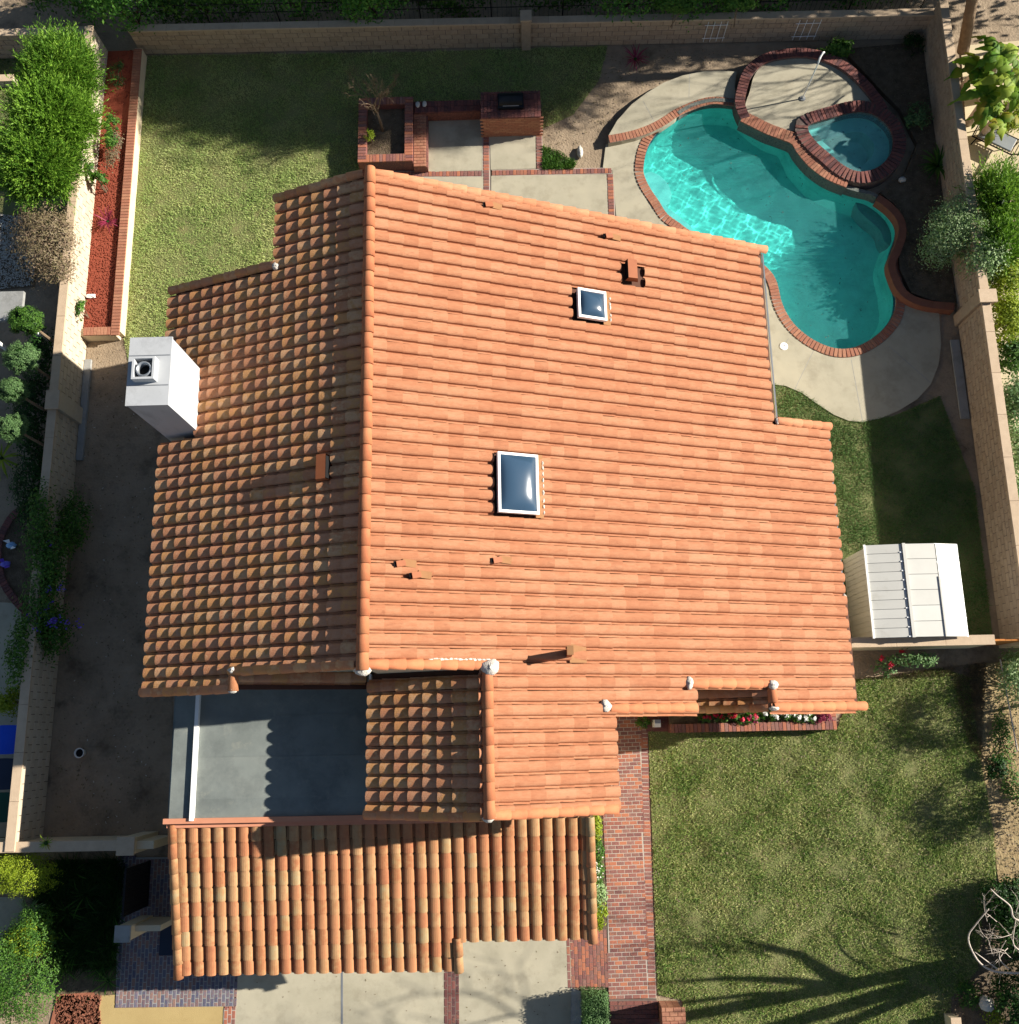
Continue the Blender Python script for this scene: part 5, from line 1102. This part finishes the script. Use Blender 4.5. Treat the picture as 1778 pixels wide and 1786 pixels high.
feather('yellow-green conifer shrub beyond the right wall below the bright conifer', 1738, 430, 1.2, (.55,.65,.8), 10000, 'lf_juniper', group='conifers beyond the right wall')
for px, py, z, r, mt, n, lb in ((1715,455,1.3,(.55,.6,.55),'lf_pale',3500,'pale loose shrub overhanging the right wall above its pilaster'),(1745,490,1.0,(.6,.5,.6),'lf_yel',3500,'yellow-green shrub just right of the wall pilaster'),(1752,560,1.0,(.55,.75,.6),'lf_yel',4500,'dense yellow-green shrub below the wall pilaster beyond the right wall'),(1760,625,.9,(.45,.5,.5),'lf_mid',2600,'mid-green shrub beyond the right wall beside the pool deck'),(1766,705,.7,(.4,.7,.5),'lf_dull',2600,'dull green shrub at the right edge beyond the pale wall coping'),(1768,790,.6,(.4,.8,.5),'lf_pale',2400,'pale green shrub at the right edge beside the peeling wall coping'),(1772,880,.5,(.4,.7,.4),'lf_dull',1600,'sparse grey-green shrub at the right edge above the dry grass'),(1690,1205,.35,(.3,.4,.3),'lf_dull',0,'')):
    if n: S_('neighbour_shrub', lb, 'shrub', px, py, z, [(0,0,0,*r),(.25,.2,-.1,r[0]*.7,r[1]*.7,r[2]*.8)], n, .10, mt, clumps=60)
fronds('ornamental_grass', 'dry straw-coloured ornamental grass at the right edge beyond the wall', 'grass plant', at(1776,975,.2), 60, .9, .02, 'lf_grey', up=1.0)
# trees behind the back wall
HB = [(-14.6,23.6,1.3,(1.4,.7,1.3),'far left dark tree above the junipers'),(-12.6,22.9,1.5,(1.3,.75,1.2),'dark tree at the corner of left and back walls'),(-10.3,23.3,1.0,(1.5,.6,1.0),'dark tree behind the back wall above the raised bed'),(-7.2,23.3,1.2,(1.5,.6,1.1),'dark tree behind the back wall above the sunny lawn'),(-4.6,22.95,1.4,(1.15,.75,1.1),'brighter green tree hanging over the wall above the bare tree'),(-2,23.4,.9,(1.3,.6,.9),'dark tree behind the wall left of its pilaster'),(1.2,23.4,1.0,(1.3,.6,1.0),'dark tree behind the wall right of its pilaster'),(3.7,22.85,1.4,(1.2,.8,1.1),'green tree overhanging the back wall left of the pool'),(5.8,22.75,1.3,(1.2,.8,1.0),'tree with branches hanging over the small trellis'),(8.2,23.0,1.2,(1.3,.7,1.1),'green tree behind the back wall above the spa pad'),(11,23.2,1.0,(1.5,.6,1.0),'dark shrubby tree behind the top right part of the wall'),(13.4,23.3,1.3,(1.2,.7,1.1),'dark tree at the top right wall corner')]
for i, (x, y, z, r, lb) in enumerate(HB):
    shrub('hedge_tree', lb, 'tree', (x, y+.5, 0), [(0,-.5,z,*r),(-r[0]*.6,0,z+.2,r[0]*.7,r[1]*.8,r[2]*.8),(r[0]*.6,.1,z,r[0]*.6,r[1]*.8,r[2]*.9)], 8500, .13, 'lf_hedge' if i in (1, 3, 4, 7, 8, 9, 10) else 'lf_mid', group='trees behind the back wall', clumps=110, sig=.17, stems=2)
S_('hanging_branch', 'leafy vine mass hanging down the back wall left of the small trellis', 'vine', 1172, 50, .95, [(0,-.02,0,.5,.12,.3),(.1,.4,.35,.6,.3,.25)], 2600, .1, 'lf_mid', clumps=50, base=.95, stems=1)
S_('hanging_branch', 'leafy vine mass hanging down the back wall right of the small trellis', 'vine', 1282, 48, .95, [(0,-.02,0,.45,.12,.33),(-.1,.4,.35,.6,.3,.25)], 2400, .1, 'lf_mid', clumps=50, base=.95, stems=1)
# tall trees farther off that shade the back of the lot
for i, (x, h, lo) in enumerate(((-6,5,1.5),(-1,7,2),(4,9,2.5),(9,11,3),(13.5,13,3.5),(18,14,8.5),(22.5,14.5,9.5))):
    zc = (h+lo)/2; rz = (h-lo)/2
    shrub('tall_tree', ('first','second','third','fourth','fifth','sixth','seventh','eighth')[i]+' from the left of the tall dark trees standing behind the back wall', 'tree', (x, 25.0, 0), [(0,0,zc,2.4,1.8,rz),(.8,-.2,zc+rz*.35,2.0,1.6,rz*.65),(-1.1,.1,zc-rz*.3,1.9,1.6,rz*.6)], 9000 if i < 6 else 4500, .36, 'lf_dark', group='tall trees behind the back wall', clumps=110, sig=.2, stems=3)
for i, (x, h) in enumerate(((7.5,6.5),(12,8),(16.5,8.2),(20.3,8))): shrub('screen_tree', ('first','second','third','fourth')[i]+' from the left of four dense mid-height trees close behind the back wall', 'tree', (x, 24.9, 0), [(0,0,h*.6,2.3,1.75,h*.42),(-1.4,.1,h*.5,1.6,1.6,h*.35),(1.4,.1,h*.5,1.6,1.6,h*.35)], 7000 if i < 3 else 2600, .3, 'lf_dark', group='dense mid-height trees behind the back wall', clumps=110, sig=.2)
# front yard
S_('clipped_hedge', 'rounded yellow-green clipped hedge at the left edge below the front wall', 'hedge', 45, 1525, 1.0, [(0,0,-.1,.78,.55,.7),(-.6,.05,-.1,.6,.55,.65)], 12000, .045, 'lf_yel', clumps=260, sig=.08, stems=6)
S_('big_shrub', 'large bright green shrub filling the bottom left corner', 'shrub', 40, 1705, 1.0, [(0,0,-.1,.95,1.1,.75),(.1,1.1,-.2,.55,.6,.5),(-.6,.2,0,.7,.9,.7)], 17000, .06, 'lf_mid', clumps=260, sig=.1, stems=8)
S_('big_shrub', 'pale yellow-green shrub top joining the big bottom left shrub', 'shrub', 45, 1640, .9, [(0,0,-.1,.55,.5,.5)], 4500, .06, 'lf_yel', clumps=90, sig=.12)
fronds('yucca', 'small spiky yucca between the clipped hedge and the big shrub', 'plant', at(55,1590,.3), 30, .65, .05, 'lf_pale', up=.9); fronds('yucca', 'second small yucca just above the pale shrub', 'plant', at(68,1615,.25), 18, .5, .04, 'lf_yel', up=.9)
sheet('neighbour_drive', poly([(-200,1560),(40,1565),(45,1650),(-200,1660)]), .0, M['conc'], th=.02)
o = at(1038,1762); bh = thing('box_hedge', 'square clipped dark box hedge between driveway and lower walkway', 'hedge', (o.x, o.y, 0)); n = 9000
u = rng.uniform(-1, 1, (n, 3)); ax = rng.choice([0, 1, 2, 2], n); u[np.arange(n), ax] = np.where(ax == 2, 1, np.sign(u[np.arange(n), ax]))*rng.uniform(.8, 1.04, n)
q = at(1038,1742,.8); Pb = np.array([q.x, q.y-.75, .45])+u*np.array([.32, .85, .38])+rng.normal(size=(n, 3))*.02
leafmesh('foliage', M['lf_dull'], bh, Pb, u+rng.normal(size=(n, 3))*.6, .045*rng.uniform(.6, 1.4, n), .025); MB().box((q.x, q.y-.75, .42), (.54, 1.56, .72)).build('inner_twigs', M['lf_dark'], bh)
for px, py, mt, lb in ((1038,1440,'lf_yel','bright green bed plant under the garage eave at the top of the narrow bed'),(1042,1480,'lf_mid','leafy green bed plant in the narrow bed beside the walkway'),(1042,1525,'lf_mid','white-flowered green plant in the middle of the narrow walkway bed'),(1045,1560,'lf_pale','pale green plant lower in the narrow walkway bed'),(1046,1595,'lf_yel','bright green plant at the bottom end of the narrow walkway bed')):
    t = S_('bed_plant', lb, 'plant', px, py, .25, [(0,0,0,.17,.32,.2)], 650, .08, mt, group='plants in the narrow walkway bed')
    if 'white' in lb:
        o = at(px, py, .45); P = np.array([(o.x+random.gauss(0,.08), o.y+random.gauss(0,.25), .42+random.uniform(0,.06)) for k in range(40)]); leafmesh('blossom', M['fl_white'], t, P, rng.normal(size=P.shape)*.4+np.array([0,0,1]), .06, .05)
sheet('walkway_bed', poly([(1020,1420),(1053,1420),(1062,1622),(1025,1625)]), .004, M['soil'])
fronds('corner_weed', 'small orange and yellow weed growing on the front wall top', 'weed', at(82,1470,1.52), 14, .3, .04, 'lf_ban', up=1.0)
# rose bush by the cross wall
o = at(1570,1152,.7); rb = shrub('rose_bush', 'rose bush with red blooms below the beige wall beside the shed', 'rose bush', at(1565,1160), [(0,.1,.65,.5,.22,.4),(.5,.1,.6,.3,.2,.35),(-.5,-.1,.4,.25,.2,.3)], 800, .1, 'lf_dull', clumps=26, sig=.25, stems=4)
for px, py in ((1538,1148),(1575,1136),(1554,1160)):
    q = at(px, py, .8); P = np.array([(q.x+random.gauss(0,.035), q.y+random.gauss(0,.035), .8+random.gauss(0,.03)) for k in range(26)]); leafmesh('bloom', M['fl_red'], rb, P, rng.normal(size=P.shape)+np.array([0,0,1]), .07, .06)
# right edge, front
S_('border_shrub', 'variegated pale green shrub at the right edge beside the end wall', 'shrub', 1765, 1195, .4, [(0,0,0,.35,.6,.4),(.2,.5,0,.4,.4,.4)], 2600, .08, 'lf_pale', clumps=60)
S_('border_shrub', 'low green ground plants along the dirt strip at the right edge', 'shrub', 1750, 1290, .15, [(0,0,0,.3,.7,.15),(.1,-1.2,0,.3,.5,.12)], 1400, .07, 'lf_mid', clumps=50)
S_('border_shrub', 'dark low bush at the edge of the lawn and dirt strip', 'shrub', 1738, 1340, .2, [(0,0,0,.28,.25,.2)], 600, .09, 'lf_dark')
S_('border_shrub', 'dark leafy shrub under the white branches at the lower right', 'shrub', 1745, 1570, .45, [(0,0,0,.5,.5,.4),(.3,-.6,0,.4,.5,.35)], 3000, .09, 'lf_dark', clumps=50)
S_('border_shrub', 'small green weed with yellow flowers by the round boulder', 'weed', 1735, 1772, .1, [(0,0,0,.25,.25,.1)], 260, .07, 'lf_yel')
mb = MB(); a, b = at(1745,1150,.5), at(1775,1310,.4); mb.tube([a, b], .02, 5); t = thing('garden_stake', 'long thin wooden stake lying along the dirt strip at the right edge', 'stake', a); mb.build('stake', M['barkp'], t)
# trees just outside the right side: their crowns and trunks shade the front lawn
def crown_tree(label, x, y, h, r, n, leaf=.09, mt='lf_mid', cz=None):
    t = thing('lawn_tree', label, 'tree', (x, y, 0), 'slender trees right of the front lawn'); cz = cz or h-r[2]; P, N = crown_pts([(x, y, cz, *r), (x+.2, y-.1, cz-r[2]*.6, r[0]*.7, r[1]*.7, r[2]*.5)], n, 45, .2); leafmesh('crown', M[mt], t, P, N, leaf, leaf*.45)
    MB().tube([(x, y, 0), (x+.03, y, h*.5), (x, y, cz)], [.05, .04, .02], 6).build('trunk', M['bark'], t)
q = at(1640,1265); crown_tree('slender leafy tree outside the right edge shading the upper front lawn', q.x+3.6, q.y+.75, 2.5, (.65,.8,.7), 4200)
q = at(1660,1420); crown_tree('slender leafy tree outside the right edge shading the middle front lawn', q.x+3.4, q.y+.7, 2.3, (.55,.85,.65), 3000)
# big bare tree at the lower right
o = at(1796,1652); bt = thing('bare_tree', 'large forked bare tree with white branches at the lower right corner', 'tree', o)
mb = MB(); base = Vector((o.x+.15, o.y, 0)); trunks = [(Vector((.05,.04,1)), 7.2, .155), (Vector((.08,-.13,1)), 7.4, .165), (Vector((.0,-.30,1)), 5.6, .12)]
for d, L, r in trunks:
    d = d.normalized(); mb.tube([base, base+d*L*.3, base+d*L*.7+Vector((.05, .04, 0)), base+d*L], [r*1.1, r, r*.9, r*.6], 9)
mb.build('trunk', M['bark'], bt, True); mb = MB()
mb.tube([base+Vector((.1,0,2.55)), base+Vector((.1,.5,2.9)), base+Vector((.15,1.1,3.3)), base+Vector((.1,1.7,4.0))], [.15, .12, .09, .04], 7)
mb.tube([base+Vector((.1,0,2.6)), base+Vector((.15,.5,3.4)), base+Vector((.2,.9,4.3)), base+Vector((.2,1.2,5.4))], [.11, .09, .06, .02], 7)
mb.tube([base+Vector((.1,0,2.9)), base+Vector((.3,.4,4.0)), base+Vector((.2,.6,5.2)), base+Vector((.5,.7,6.2))], [.08, .06, .05, .02], 7)
for d, L, r in trunks:
    d = d.normalized()
    for k in range(3): branch(mb, base+d*L*(.84+.08*k), Vector((random.uniform(-.2,.5), random.uniform(-.6,.8), .9)), 1.6, r*.35, 3, .55, .15, 3, .006)
for k in range(4): branch(mb, base+Vector((.15,.9+.25*k,3.2+.45*k)), Vector((random.uniform(-.5,.5), 1, .6)), .9, .025, 3, .6, .15, 3, .005)
def path(*p): return [at(*q) for q in p]
for pp, rr in ((path((1800,1697,1.0),(1740,1695,1.1),(1710,1680,1.2),(1692,1650,1.35),(1690,1630,1.45),(1700,1615,1.55),(1712,1600,1.7),(1725,1585,1.8)), .03), (path((1740,1690,1.1),(1720,1675,1.2),(1700,1660,1.3)), .02), (path((1790,1610,1.4),(1768,1600,1.5),(1762,1580,1.6),(1740,1562,1.7),(1728,1550,1.75)), .028), (path((1800,1665,1.2),(1775,1655,1.3),(1767,1640,1.4),(1772,1605,1.55)), .024), (path((1760,1690,1.1),(1745,1675,1.2),(1744,1660,1.3),(1755,1640,1.4)), .015)):
    q = smooth(pp, 4, False); mb.tube(q, [rr*(1-.6*i/len(q)) for i in range(len(q))], 6)
for k in range(9):
    p0 = at(1750+random.uniform(-30,20), 1640+random.uniform(-40,40), 1.0); branch(mb, p0, Vector((random.uniform(-1,.3), random.uniform(-.4,1), .4)), .5, .010, 2, .6, .1, 3, .003)
mb.build('branch', M['barkp'], bt, True)

for k in range(11):
    px, py = (130,150,185,200,120,165,195,140,175,110,190)[k], (1520,1560,1530,1590,1590,1610,1650,1650,1690,1680,1710)[k]
    fronds('strappy_plant', 'dark strap-leaved plant in the shaded bed left of the paving, %s from the front wall' % ('nearest','second','third','fourth','fifth','sixth','seventh','eighth','ninth','tenth','farthest')[sorted(range(11), key=lambda i: (1520,1560,1530,1590,1590,1610,1650,1650,1690,1680,1710)[i]).index(k)], 'plant', at(px, py), 22, random.uniform(.5, .8), .04, 'lf_mid', up=.9, group='strappy plants in the shaded bed')
def litter(name, label, P, n, mt, size=.05, z=.012):
    x = [p[0] for p in P]; y = [p[1] for p in P]; X = rng.uniform(min(x), max(x), n*2); Y = rng.uniform(min(y), max(y), n*2); ok = inpoly(P, X, Y); X, Y = X[ok][:n], Y[ok][:n]
    o = leafmesh(name, M[mt], None, np.stack([X, Y, np.full(len(X), z)], 1), rng.normal(size=(len(X), 3))*.25+np.array([0, 0, 1]), size*rng.uniform(.4, 1.4, len(X)), size*.5); tag(o, label, 'leaf litter', kind='stuff')
litter('fallen_leaves', 'scattered dry leaves and pale scraps on the bare side yard dirt', poly([(160,600),(280,610),(270,1460),(90,1460)]), 500, 'lf_grey', .07)
litter('fallen_leaves', 'dead leaves on the dark soil of the bed between pool and right wall', [Vector(p) for p in bed], 700, 'lf_grey', .07, .155)
litter('fallen_leaves', 'dry leaves scattered on the shaded dirt left of the pool deck', poly([(950,120),(1060,90),(1280,85),(1240,118),(1100,165),(1055,240),(950,285)]), 500, 'lf_grey', .07)
litter('fallen_leaves', 'few dry leaves blown over the driveway', poly([(415,1700),(990,1650),(990,1786),(410,1786)]), 60, 'lf_grey', .05, .018)
litter('fallen_leaves', 'dry leaves and twigs along the dirt strip at the right edge', poly([(1700,1160),(1790,1150),(1790,1550),(1745,1550),(1715,1330)]), 900, 'lf_grey', .07)
litter('fallen_leaves', 'leaf litter on the soil inside the square brick planter', poly([(640,180),(708,180),(708,272),(636,272)]), 250, 'lf_grey', .06, .31)

S_('border_shrub', 'dense dark shrub behind the white bare branches at the right edge', 'shrub', 1765, 1610, .5, [(0,0,0,.55,.8,.5),(.4,.6,-.1,.5,.5,.4)], 5200, .09, 'lf_dark', clumps=80)
S_('border_shrub', 'wide dark shrub in the bottom right corner beyond the boulder', 'shrub', 1778, 1745, .5, [(0,0,0,.55,.7,.45),(.3,-.7,0,.5,.6,.4)], 5200, .09, 'lf_dark', clumps=80)
S_('border_shrub', 'small green groundcover left of the round boulder', 'plant', 1690, 1735, .08, [(0,0,0,.3,.3,.08)], 500, .07, 'lf_mid')
banana('banana plant with small pale leaves just beyond the right wall top corner', 1708, 120, 1.8, 11, (1682,150)); banana('low banana plant beside the chaise lounge', 1735, 205, 1.7, 9, (1712,240))
S_('neighbour_shrub', 'feathery green plant between the banana plants and the chaise', 'shrub', 1762, 205, .9, [(0,0,0,.5,.5,.4)], 2200, .14, 'lf_yel', clumps=40, wd=.2)

litter('pale_debris', 'small white scraps and pebbles scattered on the bare side yard dirt', poly([(160,620),(270,640),(265,1450),(100,1450)]), 70, 'stone', .06)
litter('floating_leaves', 'few brown leaves floating on the pool water', [p for p in offset(POOL, -.3)], 45, 'lf_grey', .05, -.085)
litter('clippings', 'sparse straw clippings lying on the front lawn', LAWN_S, 1500, 'lf_grey', .06, .045)

litter('white_gravel', 'whitish gravel on the ground beside the dry shrub at the left edge', poly([(-40,368),(66,382),(58,498),(-40,508)]), 3200, 'stone', .07, .012)  # pale stones over dark soil imitate bright dapples on the gravel
bare_tree('bare_tree', 'slender bare tree on the neighbouring side dappling the spa pad and pool deck', (17.6, 21.6, 0), (-.1,0,1), 2.2, .07, 4, 'bark', n=3, spread=.7, up=.2)
bare_tree('bare_tree', 'second slender bare tree outside the upper right corner behind the leaning palm', (19.5, 21.0, 0), (.05,.1,1), 2.8, .08, 4, 'bark', n=3, spread=.7, up=.25)
